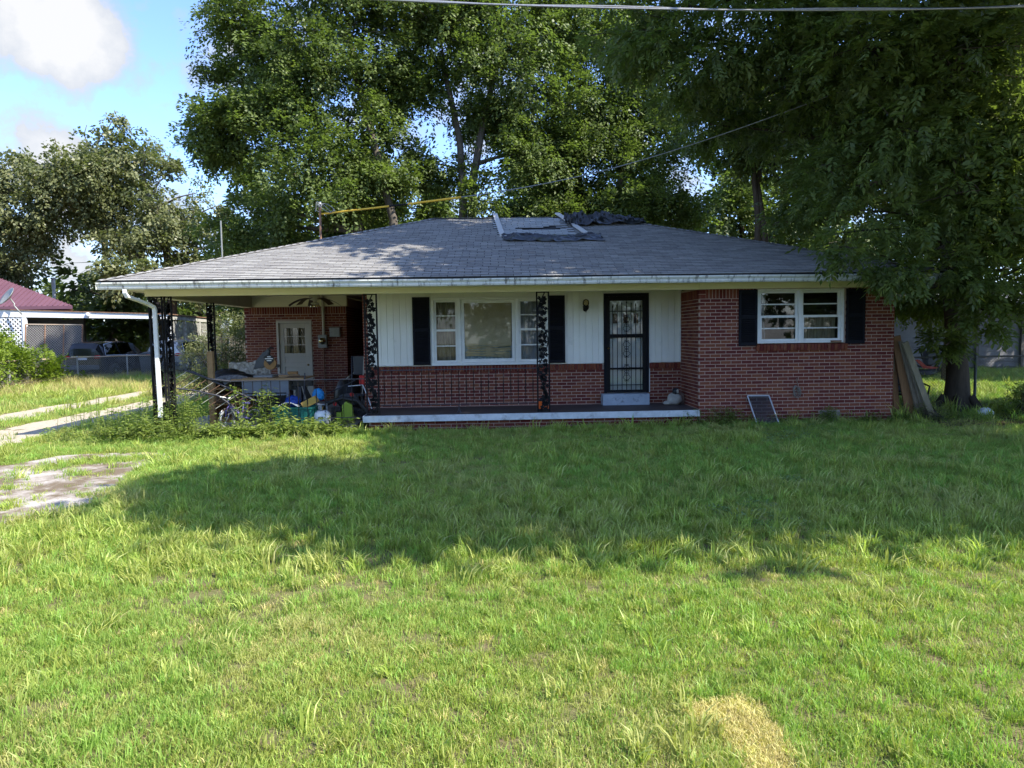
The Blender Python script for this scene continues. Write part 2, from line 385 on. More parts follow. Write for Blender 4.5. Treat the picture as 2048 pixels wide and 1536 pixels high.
# --- porch wall (face at Y=D)
PX0 = -6.79
DX0, DX1, DZ0, DZ1 = -1.66, -.70, .56, 2.63
GX0, GX1, GZ0, GZ1 = -5.34, -2.86, 1.225, 2.64
mp_ = MB(); mp_.box(PX0+.006, DX0, D+.006, D+.15, .0, 1.19); mp_.box(DX1, .05, D+.006, D+.15, .0, 1.19); mp_.box(DX0, DX1, D+.03, D+.15, 0, DZ0-.01)
wall_porch = mp_.build('porch_wall', 'mortar', house)
zt = 1.075 - C/2
for (a, b, zc, f) in brick_rows(PX0, -.0, zt, 12, [(DX0-.005, DX1+.005, .2, 3)], .03):
    rest.box(a, b, D+rb(), D+.085, zc-(C-J)/2, zc+(C-J)/2)
x = -6.64
while x < -.02:
    if not (x+C > DX0-.005 and x < DX1+.005): rest.obox((x+.029, D+.03, 1.142), (.0285,0,0), (0,.07,.012), (0,-.006,.058))
    x += C
# corner pier of brick at the left end of the siding and the house side behind it
for (a, b, zc, f) in brick_rows(PX0, PX0+.1, 2.72, 24, (), .03): rest.box(PX0, PX0+.098, D+rb(), D+.085, zc-(C-J)/2, zc+(C-J)/2)
MB().box(PX0+.004, PX0+.10, D+.01, D+.15, 1.19, 2.95).build('corner_pier', 'mortar', house)
MB().box(PX0+.012, PX0+.15, D+.16, 10, 0, 2.95).build('side_wall', 'mortar', house)
for (a, b, zc, f) in brick_rows(D+.09, 10, 2.72, 39, (), .0): rest.box(PX0+rb(), PX0+.085, a, b, zc-(C-J)/2, zc+(C-J)/2)
# vertical siding planks
px = PX0+.104; PW = .1365
sid = MB().box(PX0+.104, GX0, D+.018, D+.14, 1.20, 2.95).box(GX1, DX0, D+.018, D+.14, 1.2, 2.95).box(DX1, 0.02, D+.018, D+.14, 1.2, 2.95)
sid.box(GX0, GX1, D+.018, D+.14, GZ1, 2.95).box(DX0, DX1, D+.018, D+.14, DZ1, 2.95)
siding = sid.build('siding', 'white_siding', house)
while px < -.03:
    a, b = px, min(px+PW-.006, -.02)
    lo = 1.215
    if b > GX0 and a < GX1:
        if a < GX0: b = min(b, GX0) if GX0-a > .03 else b; lo = 1.215 if b <= GX0 else GZ1+.005
        elif b > GX1+.03: a = max(a, GX1+.003)
        else: lo = GZ1+.005
    if b > DX0-.01 and a < DX1+.01:
        if a < DX0-.04: b = DX0-.005
        elif b > DX1+.04: a = DX1+.005
        else: lo = DZ1+.06
    if b-a > .02: MB().box(a, b, D+.004+random.uniform(0,.002), D+.0175, lo, 2.95).build('plank', 'white_siding', siding, bevel=.002)
    px += PW
MB().box(-.036, -.003, D-.022, D+.003, 1.215, 2.95).build('corner_trim', 'white_frame', house)
MB().box(PX0+.1, GX0-.43, D-.012, D+.003, 1.2135, 1.232).build('trim_strip', 'white_frame', house)

def sash(win, x0, x1, y, z0, z1, muntins=(.5,), fw=.045, vm=()):
    fr = MB(); t = .03
    fr.box(x0, x0+fw, y, y+t, z0, z1); fr.box(x1-fw, x1, y, y+t, z0, z1); fr.box(x0+fw, x1-fw, y, y+t, z0, z0+fw); fr.box(x0+fw, x1-fw, y, y+t, z1-fw, z1)
    s = fr.build('sash', 'white_frame', win)
    for mz in muntins:
        zz = z0+fw+(z1-z0-2*fw)*mz; MB().box(x0+fw, x1-fw, y+.004, y+.026, zz-.011, zz+.011).build('muntin', 'white_frame', win)
    ed = [z0+fw]+[z0+fw+(z1-z0-2*fw)*q for q in muntins]+[z1-fw]
    for a, b in zip(ed[:-1], ed[1:]):
        MB().box(x0+fw-.004, x1-fw+.004, y+.013, y+.017, a+.0, b-.0).build('pane', 'window_glass', win)
# --- right window: two double hung units
win = MB().box(WX0, WX0+.05, -.012, .1, WZ0, WZ1).box(WX1-.05, WX1, -.012, .1, WZ0, WZ1).box(WX0+.05, WX1-.05, -.012, .1, WZ1-.03, WZ1).box(1.975, 2.045, -.012, .1, WZ0+.035, WZ1-.03)
win.box(WX0+.05, WX1-.05, -.02, .1, WZ0, WZ0+.035)
win = win.build('window', 'white_frame', house)
zm = 2.13
for (a, b) in ((WX0+.052, 1.973), (2.047, WX1-.052)):
    sash(win, a, b, .05, zm-.03, WZ1-.032); sash(win, a, b, .012, WZ0+.037, zm+.015)
MB().box(1.92, 1.965, -.005, .01, 1.64, 2.12).build('storm_stop', 'white_siding', win)
MB().grid(lambda u, v: (WX0+.1+.12*u+.02*math.sin(9*v), .17+.02*math.sin(14*u), 1.62+1.0*v), 14, 6).build('curtain', 'curtain_grey', win)
MB().grid(lambda u, v: (2.10+.7*u, .19+.015*math.sin(30*u), 1.62+.48*v), 40, 1).build('curtain', 'curtain_tan', win)
# loose brick bat lying on the sill
MB().box(2.62, 2.83, -.045, .04, WZ0+.006, WZ0+.04).build('brick_bat', 'rust', None, bevel=.005, base=(2.72,0,WZ0+.006), label='thin brown brick bat lying on the right window sill', cat='brick')
def shutter(x0, x1, y, z0, z1, split=.52):
    s = MB(); w = .045; t = .035
    s.box(x0, x0+w, y-t, y, z0, z1); s.box(x1-w, x1, y-t, y, z0, z1)
    zm = z0+(z1-z0)*split
    for a, b in ((z0, z0+.07), (zm-.035, zm+.035), (z1-.06, z1)): s.box(x0+w, x1-w, y-t, y, a, b)
    s.box(x0+w, x1-w, y-.006, y, z0+.07, z1-.06)
    so_ = s.build('shutter', 'shutter_black', house, bevel=.002)
    l = MB()
    for a, b in ((z0+.07, zm-.035), (zm+.035, z1-.06)):
        n = int((b-a)/.034)
        for i in range(n):
            z = a+(i+.5)*(b-a)/n; l.obox(((x0+x1)/2, y-.021, z), ((x1-x0)/2-w, 0, 0), (0, .010, -.013), (0, .002, .0025))
    l.build('louvre', 'shutter_black', so_, kind='stuff')
shutter(.78, 1.145, -.002, 1.555, 2.655); shutter(2.925, 3.30, -.002, 1.565, 2.655)
shutter(-5.74, -5.372, D+.002, 1.222, 2.66); shutter(-2.862, -2.50, D+.002, 1.222, 2.66)
# crawl-space vent, tap
v = MB().box(2.442, 2.838, -.004, .05, .037, .06).box(2.442, 2.838, -.004, .05, .22, .243).box(2.442, 2.462, -.004, .05, .06, .22).box(2.818, 2.838, -.004, .05, .06, .22)
v.box(2.462, 2.818, .03, .05, .06, .22)
v = v.build('vent', 'steel_grey', house)
g = MB()
for i in range(15): g.box(2.475+i*.023, 2.481+i*.023, .002, .01, .06, .22)
for i in range(7): g.box(2.462, 2.818, .003, .012, .075+i*.021, .081+i*.021)
g.build('grille', 'steel_grey', v, kind='stuff')
# --- picture window on the porch
wz0, wz1 = GZ0, GZ1
fr = MB()
for a, b in ((GX0, GX0+.05), (-4.79, -4.72), (-3.56, -3.49), (GX1-.05, GX1)): fr.box(a, b, D-.025, D+.1, wz0+.04, wz1-.045)
fr.box(GX0, GX1, D-.025, D+.1, wz1-.045, wz1+.012)
fr.box(GX0-.01, GX1+.01, D-.05, D+.1, wz0-.02, wz0+.04)
pw = fr.build('window', 'white_frame', house, bevel=.003)
for (a, b) in ((GX0+.052, -4.792), (-3.488, GX1-.052)):
    sash(pw, a, b, D+.045, 1.93, wz1-.047); sash(pw, a, b, D+.008, wz0+.042, 1.975)
sash(pw, -4.718, -3.562, D+.02, wz0+.042, wz1-.047, (), .07)
bl = MB(); n = 46
for i in range(n):
    z = 2.53-i*.0205
    if z < 1.62: break
    d_ = 0
    bl.obox((-4.14, D+.07, z), (.50, 0, 0), (0, .004, .0105), (0, -.0008, .0004))
for i in range(14):
    z = 1.60-i*.016; tl = random.uniform(-.05, .05); bl.obox((-4.14+random.uniform(-.03,.03), D+.072+random.uniform(-.01,.015), z), (.47, 0, tl), (0, .006, .008), (0, -.0006, .001))
bl.build('blind', 'blind', pw, kind='stuff')
MB().grid(lambda u, v: (-4.66+1.06*u, D+.135+.014*math.sin(55*u+3*v)+.02*v*(u-.5), 1.26+.42*v), 90, 6).build('curtain', 'curtain_blue', pw, smooth=True)
for (a, b) in ((-5.28, -4.80), (-3.48, -2.93)):
    MB().grid(lambda u, v: (a+(b-a)*u, D+.16+.018*math.sin(30*u), 1.26+1.34*v), 40, 1).build('curtain', 'curtain_grey' if a > -4 else 'curtain_tan', pw, smooth=True)
# --- front door
dr = MB().box(DX0-.005, DX0+.05, D-.03, D+.08, DZ0, DZ1+.06).box(DX1-.05, DX1+.005, D-.03, D+.08, DZ0, DZ1+.06).box(DX0+.05, DX1-.05, D-.03, D+.08, DZ1, DZ1+.06)
door = MB().box(DX0+.045, DX1-.045, D+.055, D+.095, DZ0, DZ1).build('front_door', 'inner_door', house)
dr.build('door_frame', 'shutter_black', door)
MB().box(DX1+.006, DX1+.03, D-.012, D+.003, DZ0, DZ1+.08).build('door_casing', 'white_frame', door)
MB().box(DX0-.02, DX1+.03, D-.012, D+.003, DZ1+.062, DZ1+.085).build('door_casing', 'white_frame', door)
for i in range(3):
    xx = -1.41+i*.225; MB().box(xx-.05, xx+.05, D+.049, D+.054, 2.05, 2.26).build('lite', 'brown_lite', door)
sd = MB(); e0, e1 = DX0+.052, DX1-.052
sd.box(e0, e0+.075, D-.02, D+.01, DZ0+.01, DZ1-.002).box(e1-.075, e1, D-.02, D+.01, DZ0+.01, DZ1-.002)
for a, b in ((DZ0+.01, DZ0+.06), (1.06, 1.10), (1.74, 1.82), (DZ1-.10, DZ1-.002)): sd.box(e0+.075, e1-.075, D-.018, D+.008, a, b)
sec = sd.build('security_door', 'iron_black', door, bevel=.003)
for i in range(7):
    xx = e0+.13+i*(e1-e0-.26)/6; top = 2.42 + (.06 if i == 3 else .03 if i in (2, 4) else .0 if i in (1, 5) else -.03)
    MB().box(xx-.0065, xx+.0065, D-.035, D-.022, DZ0+.04, top).prism([(-.016,0),(.016,0),(0,.06)], (xx, D-.035, top), (1,0,0), (0,0,1), (0,.012,0)).build('bar', 'iron_black', sec)
MB().box(e0+.06, e1-.06, D-.034, D-.022, 2.30, 2.315).build('cross_rail', 'iron_black', sec); MB().box(e0+.06, e1-.06, D-.034, D-.022, .72, .735).build('cross_rail', 'iron_black', sec)
def scroll(cx, cz, h):
    q = MB()
    for s in (-1, 1):
        for t_ in (-1, 1):
            pts = []
            for k in range(22):
                a = k/21
                if a < .55:
                    u = a/.55; pts.append((cx+s*(.012+.062*math.sin(u*3.0)), D-.04, cz+t_*(h*.95-u*h*.72)))
                else:
                    u = (a-.55)/.45; r = .034*(1-.6*u); th = u*5.2; pts.append((cx+s*(.055-.034+r*math.cos(th)), D-.04, cz+t_*(h*.23-r*math.sin(th)*1.1)))
            q.tube(pts, .0055, 5)
            q.tube([(cx+s*.004, D-.04, cz+t_*h*.9)]+[(cx+s*(.03+.018*math.cos(3.6-k*.8)), D-.04, cz+t_*(h*.96+.02*math.sin(3.6-k*.8))) for k in range(6)], .005, 5)
        q.box(cx+s*.02-.004, cx+s*.02+.004, D-.045, D-.037, cz-h*.9, cz+h*.9) if False else None
    q.build('scroll', 'iron_black', sec, smooth=True)
xc = (e0+e1)/2
for cz in (2.04, 1.50, .99): scroll(xc, cz, .17)
MB().box(e0+.07, e1-.07, D-.008, D-.003, DZ0+.06, 1.06).box(e0+.07, e1-.07, D-.008, D-.003, 1.10, 1.74).box(e0+.07, e1-.07, D-.008, D-.003, 1.82, DZ1-.1).build('storm_glass', 'window_glass', door)
MB().lathe([(.012,-.0),(.02,-.02),(.02,-.04),(.006,-.05)], (e0+.035, D-.02, 1.52), 10, 'y').build('handle', 'brass', door, smooth=True)
MB().box(-1.735, -.735, D-.27, D-.004, .30, .552).build('door_step', 'step_paint', house, bevel=.012)
# --- porch slab
MB().box(-6.60, -.01, -.10, D+.02, .185, .312).build('porch_slab', 'concrete_white', house, bevel=.008)
MB().box(-6.57, -.03, -.07, D-.001, .3125, .317).build('porch_floor', 'porch_floor', house)
mf = MB().box(-6.5, -.02, .02, D, -.2, .184).build('porch_foundation', 'mortar', house)
for (a, b, zc, f) in brick_rows(-6.5, -.02, .15, 4, (), .0): rest.box(a, b, .008+rb(), .07, zc-(C-J)/2, zc+(C-J)/2)
# --- storage room at the back of the carport
SD0, SD1, SDZ0, SDZ1 = -9.83, -8.89, .16, 2.29
ms = MB().box(SX0+.006, SD0, DS+.006, DS+.16, 0, 2.68).box(SD1, SX1-.006, DS+.006, DS+.16, 0, 2.68).box(SD0, SD1, DS+.006, DS+.16, SDZ1, 2.68)
ms.box(SX0+.006, SX0+.16, DS+.17, 10, 0, 2.9).box(SX1-.16, SX1-.006, DS+.17, 10, 0, 2.9)
wall_st = ms.build('storage_wall', 'mortar', house)
for (a, b, zc, f) in brick_rows(SX0, SX1, 2.43, 35, [(SD0-.008, SD1+.008, 0, SDZ1+.005)], .0):
    rest.box(a, b, DS+rb(), DS+.085, zc-(C-J)/2, zc+(C-J)/2)
x = SX0+.14
for k in range(2): rest.box(SX0, SX0+.13, DS+rb(), DS+.085, 2.475+k*.092, 2.475+k*.092+.082)
while x < SX1-.06: rest.box(x, x+C-J, DS+rb(), DS+.085, 2.475, 2.66); x += C
for (a, b, zc, f) in brick_rows(DS+.09, 10, 2.63, 38, (), .0):
    rest.box(SX0+rb(), SX0+.085, a, b, zc-(C-J)/2, zc+(C-J)/2); rest.box(SX1-.085, SX1+rb(), a, b, zc-(C-J)/2, zc+(C-J)/2)
MB().box(SX0+.02, SX1+.02, DS-.02, DS+.12, 2.672, 2.99).build('frieze_panel', 'trim_cream', house)
MB().box(SX1+.02, PX0, 9.85, 10.0, 0, 2.95).build('back_wall', 'mortar', house)
sdf = MB().box(SD0, SD0+.06, DS-.02, DS+.12, SDZ0, SDZ1).box(SD1-.06, SD1, DS-.02, DS+.12, SDZ0, SDZ1).box(SD0+.06, SD1-.06, DS-.02, DS+.12, SDZ1-.06, SDZ1)
a0, a1 = SD0+.07, SD1-.07
sdr = MB().box(a0, a0+.12, DS+.03, DS+.07, SDZ0, SDZ1-.065).box(a1-.12, a1, DS+.03, DS+.07, SDZ0, SDZ1-.065)
for a, b in ((SDZ0, SDZ0+.2), (1.05, 1.16), (1.32, 1.42), (.62, .72), (SDZ1-.19, SDZ1-.065)): sdr.box(a0+.12, a1-.12, DS+.03, DS+.07, a, b)
sdr.box(a0+.12, a1-.12, DS+.048, DS+.06, SDZ0+.2, 1.32)
sdoor = sdr.build('storage_door', 'door_cream', house, bevel=.004); sdf.build('door_frame', 'door_cream', sdoor)
for zz in (1.645, 1.87): MB().box(a0+.12, a1-.12, DS+.032, DS+.062, zz-.011, zz+.011).build('muntin', 'door_cream', sdoor)
for a, b in ((1.42, 1.634), (1.656, 1.859), (1.881, 2.10)): MB().box(a0+.12, a1-.12, DS+.04, DS+.045, a, b).build('pane', 'window_glass', sdoor)
MB().grid(lambda u, v: (a0+.10+(a1-a0-.2)*u, DS+.075+.008*math.sin(60*u), 1.40+.72*v), 60, 1).build('curtain', 'curtain_tan', sdoor, smooth=True)
MB().lathe([(.012,.0),(.028,-.02),(.028,-.05),(.01,-.06)], (a1-.05, DS+.03, 1.1), 10, 'y').build('handle', 'brass', sdoor, smooth=True)
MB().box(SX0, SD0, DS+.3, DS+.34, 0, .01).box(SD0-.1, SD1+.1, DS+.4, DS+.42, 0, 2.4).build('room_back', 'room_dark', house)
# dark rooms behind the glass so that panes look into a house
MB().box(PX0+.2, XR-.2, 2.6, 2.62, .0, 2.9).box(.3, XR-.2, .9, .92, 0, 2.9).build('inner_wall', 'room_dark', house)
MB().box(PX0+.2, XR-.2, 9.9, 10, 0, 2.9).build('back_wall', 'mortar', house)
rb_ = rest.build('remaining_bricks', 'brick', house, kind='stuff')
# --- beams, ceiling, soffit, fascia
MB().box(SX0+.0, -.002, -.0, .13, 2.672, 2.98).box(-.002, XR+.05, -.025, .125, 2.676, 2.98).build('front_beam', 'trim_cream', house, bevel=.004)
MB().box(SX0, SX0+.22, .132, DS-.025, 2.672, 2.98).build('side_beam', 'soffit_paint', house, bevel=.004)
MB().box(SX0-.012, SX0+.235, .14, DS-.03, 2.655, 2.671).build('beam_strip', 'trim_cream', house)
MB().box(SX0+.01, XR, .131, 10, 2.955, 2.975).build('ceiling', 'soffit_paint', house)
EX0, EX1, EY0, EY1 = -11.12, 4.5, -.62, 10.62
MB().box(EX0+.03, EX1-.03, EY0+.03, -.026, 2.80, 2.815).box(EX0+.03, SX0-.002, -.0255, 10.5, 2.80, 2.815).box(XR+.055, EX1-.03, -.0255, 10.5, 2.80, 2.815).build('soffit', 'trim_cream', house)
MB().box(-6.6, -2.25, -.047, -.027, 2.777, 2.797).build('trim_strip', 'white_frame', house)
MB().box(EX0, EX1, EY0, EY0+.028, 2.79, 2.925).box(EX0, EX0+.028, EY0+.03, EY1-.03, 2.79, 2.925).box(EX1-.028, EX1, EY0+.03, EY1-.03, 2.79, 2.925).box(EX0, EX1, EY1-.028, EY1, 2.79, 2.925).build('fascia', 'trim_cream', house)
gp = [(0,0),(-.07,0),(-.085,.03),(-.085,.06),(-.115,.10),(-.115,.125),(-.105,.125),(-.105,.105),(-.077,.065),(-.077,.012),(-.008,.012),(-.008,.125),(0,.125)]
gut = MB()
nseg = 60
rings = []
for i in range(nseg+1):
    xx = EX0-.06+(EX1-EX0+.1)*i/nseg; sag = .004*math.sin(i*.2)+.002*math.sin(i*.7+1)
    rings.append([(xx, EY0-.003+p[0], 2.762+p[1]+sag) for p in gp])
gut.loft(rings); gutter = gut.build('gutter', 'gutter_paint', house)
MB().box(EX0-.064, EX0-.061, EY0-.115, EY0-.003, 2.765, 2.885).build('end_cap', 'gutter_paint', gutter)
# downspout at the left front corner
ds = MB()
def spout(pts, w_=.075, t_=.055):
    rr = []
    for i, p in enumerate(pts):
        p = Vector(p); d_ = (Vector(pts[min(i+1,len(pts)-1)])-Vector(pts[max(i-1,0)])).normalized(); s_ = Vector((1,0,0)); s_ = (s_-d_*s_.dot(d_)).normalized(); n_ = d_.cross(s_)
        rr.append([p+s_*w_/2*a+n_*t_/2*b for a, b in ((-1,-1),(1,-1),(1,1),(-1,1))])
    ds.loft(rr)
spout([(-10.70,EY0-.05,2.77),(-10.70,EY0-.05,2.70),(-10.68,EY0-.03,2.64),(-10.52,-.2,2.52),(-10.46,-.10,2.46),(-10.455,-.085,2.40),(-10.45,-.085,1.2),(-10.44,-.085,.42),(-10.44,-.11,.36)])
ds.build('downspout', 'spout_paint', house, bevel=.006)
MB().box(-10.50,-10.40,-.05,-.04,1.9,1.93).build('spout_strap', 'spout_paint', house)
# --- roof
RY, SLP = 5.0, .345
def rz(y): return 2.935 + SLP*(y-EY0)
ZR = rz(RY); RX0, RX1 = EX0+(RY-EY0), EX1-(RY-EY0)
rf = MB(); 
A_,B_,C_,D_ = (EX0-.03,EY0-.06,rz(EY0-.06)),(EX1+.03,EY0-.06,rz(EY0-.06)),(EX1+.03,EY1+.06,rz(EY0-.06)),(EX0-.03,EY1+.06,rz(EY0-.06)); E_,F_ = (RX0,RY,ZR),(RX1,RY,ZR)
dn = Vector((0,0,-.03))
top = [A_,B_,C_,D_,E_,F_]; low = [Vector(p)+dn for p in top]
rf.add(top+low, [(0,1,5,4),(1,2,5),(2,3,4,5),(3,0,4),(6,10,11,7),(7,11,8),(8,11,10,9),(9,10,6),(0,6,7,1),(1,7,8,2),(2,8,9,3),(3,9,6,0)])
roof = rf.build('roof', 'felt_shadow_line', house)
EXPO = .127; TABW = .305; nv = Vector((0,-SLP,1)).normalized(); sv = Vector((0,1,SLP)).normalized()
slope = (RY-EY0+.06)*math.sqrt(1+SLP*SLP); nrow = int(slope/EXPO)
tabs = []
for j in range(nrow+1):
    s0 = j*EXPO-.012; yy = EY0-.06+(s0+EXPO*.5)*sv.y
    xl, xr_ = EX0-.03+max(0,(yy-EY0)), EX1+.03-max(0,(yy-EY0))
    off = (j % 2)*TABW/2 + (j//6 % 3)*.04 + random.uniform(-.006,.006)
    x = math.floor((xl-off)/TABW)*TABW+off
    while x < xr_:
        a, b = max(x+.006, xl), min(x+TABW-.006, xr_)
        if b-a > .02: tabs.append((a, b, s0, j, abs(b-a-(TABW-.012)) < 1e-4))
        x += TABW
O_ = Vector((0, EY0-.06, rz(EY0-.06)))
def tabpos(a, b, s0): return Vector(((a+b)/2, 0, 0)) + Vector((0,O_.y,O_.z)) + sv*(s0+EXPO*.5) + nv*.009
NPX0, NPX1, NPS0, NPS1 = -3.86, -2.28, 3.62, 5.86     # the re-shingled patch
def inpatch(t):
    xm = (t[0]+t[1])/2; return NPX0 < xm < NPX1+.25*(NPS1-t[2])/2.3 and NPS0 < t[2] < NPS1
full = [t for t in tabs if t[4] and not inpatch(t)]; full.sort(key=lambda t: t[3]); pk = set(id(t) for t in full[:300])
TL = Matrix((Vector((1,0,0)), sv, nv)).transposed().to_4x4()
su = MB(); hl, hw, th = EXPO*.465, (TABW-.012)/2, .008  # tabs cut short: black underlay in the gaps stands in for course shadow lines
su.add([(-hw,-hl,.001),(hw,-hl,.001),(hw,hl,-.006),(-hw,hl,-.006),(-hw,-hl,th+.002),(hw,-hl,th+.002),(hw,hl,.0),(-hw,hl,.0)], [(0,3,2,1),(4,5,6,7),(0,1,5,4),(1,2,6,5),(2,3,7,6),(3,0,4,7)], .5)
shr, shn = MB(), MB(); first = None; holes_ = []
for t in tabs:
    p = tabpos(t[0], t[1], t[2]); hw_ = (t[1]-t[0])/2
    lift = nv*random.uniform(0,.0035) + Vector((0,0,.0)); tilt = random.uniform(-.006,.006)
    if id(t) in pk:
        if first is None:
            first = su.build('shingle', 'shingle_piece', roof); first.data.transform(Matrix.Translation(org(roof))); sme = first.data; o = first
        else: o = link('shingle', sme, roof)
        mm = TL.copy(); mm = Matrix.Rotation(tilt,4,nv) @ TL; mm.translation = p+lift-org(roof); o.matrix_local = mm
    else:
        ip = inpatch(t)
        tgt = shn if ip else shr
        if ip and ((abs(t[2]-4.37) < .07 and -3.35 < p.x < -2.35) or (abs(t[2]-4.62) < .07 and -2.65 < p.x < -2.40)): continue
        bump_ = nv*(.014 if ip else 0)
        V = []
        for (ax, ay, az) in ((-hw_,-hl,.001),(hw_,-hl,.001),(hw_,hl,-.006),(-hw_,hl,-.006),(-hw_,-hl,th+.002),(hw_,-hl,th+.002),(hw_,hl,0),(-hw_,hl,0)):
            V.append(p+lift+bump_+Vector((1,0,0))*ax+sv*(ay+tilt*ax)+nv*az)
        tgt.add(V, [(0,3,2,1),(4,5,6,7),(0,1,5,4),(1,2,6,5),(2,3,7,6),(3,0,4,7)])
shr.build('remaining_shingles', 'shingle', roof, kind='stuff'); shn.build('patch_shingles', 'shingle_new', roof, kind='stuff')
# side and back slopes: coarser courses
cs = MB()
for j in range(nrow+1):
    for sgn, ex in ((-1, EX0-.03), (1, EX1+.03)):
        d0, d1 = j*EXPO*sv.y, (j+1.08)*EXPO*sv.y
        xa, xb = ex-sgn*d0, ex-sgn*d1; z0_, z1_ = rz(EY0-.06+d0)+.014, rz(EY0-.06+d1)+.006
        ya, yb = EY0-.06+d0, EY1+.06-d0
        if yb-ya < .1: continue
        k = max(1, int((yb-ya)/TABW))
        for i in range(k):
            q0, q1 = ya+(yb-ya)*i/k+.002, ya+(yb-ya)*(i+1)/k-.002
            cs.add([(xa,q0,z0_),(xa,q1,z0_),(xb,q1,z1_),(xb,q0,z1_)], [(0,1,2,3) if sgn > 0 else (3,2,1,0)])
cs.build('side_shingles', 'shingle', roof, kind='stuff')
def capline(p0, p1, n, wd=.13):
    p0, p1 = Vector(p0), Vector(p1); d_ = (p1-p0).normalized(); sd_ = d_.cross(Vector((0,0,1))).normalized(); L_ = (p1-p0).length/n
    for i in range(n):
        c_ = p0+d_*(i*L_); e_ = p0+d_*((i+1.08)*L_); up_ = Vector((0,0,.030)); 
        q = MB().add([c_-sd_*wd+up_*.1, c_+up_, c_+sd_*wd+up_*.1, e_-sd_*wd+up_*-.1, e_+up_*.75, e_+sd_*wd+up_*-.1], [(0,1,4,3),(1,2,5,4),(3,5,2,0),(0,2,1),(3,4,5)])
        q.build('ridge_cap', 'shingle_piece', roof)
capline(E_, F_, 24, .14); capline((A_[0],A_[1],A_[2]), E_, 36); capline((B_[0],B_[1],B_[2]), F_, 36)
# boards nailed each side of the patch
def roofpt(x, s, h=0): return Vector((x, O_.y, O_.z)) + sv*s + nv*h
MB().bar(roofpt(-3.90,5.95,.06)+Vector((.0,.3,.12)), roofpt(-3.77,3.6,.045), .12, .035, nv).build('batten_board', 'board_weathered', roof, bevel=.004)
MB().bar(roofpt(-2.25,5.95,.06)+Vector((.0,.3,.12)), roofpt(-1.78,3.55,.045), .12, .035, nv).build('batten_board', 'board_weathered', roof, bevel=.004)
MB().tube([roofpt(-3.83,3.53,.03), roofpt(-3.68,3.56,.03)], .025, 8).tube([roofpt(-1.95,3.52,.03), roofpt(-1.66,3.56,.03)], .02, 8).build('board_end', 'board_weathered', roof)
# ------------------------------------------------------------ ornamental iron posts and railings
def oakleaf(mb, c, ex, ey, ez, r, ang):
    poly = []
    for k in range(20):
        a = 6.28318*k/20; q = r*(.62+.38*abs(math.cos(2.5*a)))*(1.0 if math.cos(a) > -.5 else .7)
        poly.append((q*math.cos(a+ang), q*math.sin(a+ang)))
    mb.prism(poly, c, ex, ey, ez)
def lattice_post(x0, x1, y, z0, z1, along=(1,0,0), seed=1):
    rnd = random.Random(seed); ex = Vector(along); p0 = Vector((x0, y, 0)) if along[0] else Vector((x0, y, 0)); W = x1-x0
    ey = Vector((0,0,1)); ez = ex.cross(ey)
    u = MB(); t = .03
    for q in (t/2, W-t/2): u.bar(p0+ex*q+Vector((0,0,z0)), p0+ex*q+Vector((0,0,z1)), t, t, ez)
    post = u.build('porch_post', 'iron_black', house)
    sc = MB(); H = z1-z0; n = 4; uh = H/n
    pts = []
    K = 14*n
    for k in range(K+1):
        f = k/K; pts.append(p0+ex*(W/2+(W*.36)*math.sin(f*n*6.28318*.5*2*.5+.4)) + Vector((0,0,z0+.02+f*(H-.04))))
    sc.tube(pts, .012, 6)
    for k in range(1, int(K*2.3)):
        p = pts[min(K, int(k/2.3))]
        v = rnd.uniform(t+.030, W-t-.030); q = p0+ex*v+Vector((0,0,p.z+rnd.uniform(-.05,.05)))
        if k % 16 > 14: continue
        sc.bar(p, q, .008, .008, ez); oakleaf(sc, q-ez*.003, ex, ey, ez*.006, rnd.uniform(.034,.050), rnd.uniform(0, 6))
    sc.build('leaf_scroll', 'iron_black', post, kind='stuff')
    b_ = MB()
    for zz in (z0+.012, z1-.012): b_.bar(p0+ex*t+Vector((0,0,zz)), p0+ex*(W-t)+Vector((0,0,zz)), .02, .012, ez)
    b_.build('end_plate', 'iron_black', post)
    return post
lattice_post(-6.54, -6.28, .03, .318, 2.67, seed=2)
lattice_post(-3.205, -2.945, .03, .318, 2.67, seed=3)
lattice_post(-10.62, -10.36, .04, .1, 2.67, seed=4)
lattice_post(-10.63, -10.63+.26, .06, .1, 2.67, along=(0,1,0), seed=24)
lattice_post(-10.345, -10.19, .05, .1, 2.67, seed=14)
lattice_post(-10.45, -10.27, 2.4, .1, 2.655, seed=5)
def railing(name, p0, p1, z0, z1, n, parent, rail=.03, twist=True):
    p0, p1 = Vector(p0), Vector(p1); d_ = (p1-p0).normalized()
    q = MB(); q.bar(p0+Vector((0,0,z1)), p1+Vector((0,0,z1)), .036, .018); q.bar(p0+Vector((0,0,z0)), p1+Vector((0,0,z0)), .03, .014)
    r_ = q.build(name, 'iron_grey', parent)
    for i in range(n):
        c_ = p0+(p1-p0)*(i+.5)/n; MB().tube([c_+Vector((0,0,z0)), c_+Vector((0,0,(z0+z1)/2-.12)), c_+Vector((0,0,(z0+z1)/2-.1)), c_+Vector((0,0,(z0+z1)/2+.1)), c_+Vector((0,0,(z0+z1)/2+.12)), c_+Vector((0,0,z1-.01))], [.007,.007,.011,.011,.007,.007], 6).build('baluster', 'iron_black', r_)
    return r_
r_ = railing('porch_railing', (-6.26, .03, 0), (-3.21, .03, 0), .50, 1.185, 21, house)
MB().tube([(-4.74,.03,.49),(-4.74,.03,.40),(-4.77,.03,.32)], .011, 6).tube([(-4.74,.03,.42),(-4.70,.03,.32)], .011, 6).build('foot', 'iron_grey', r_)
railing('carport_railing', (-9.15, .03, 0), (-6.55, .03, 0), .28, 1.03, 15, house)
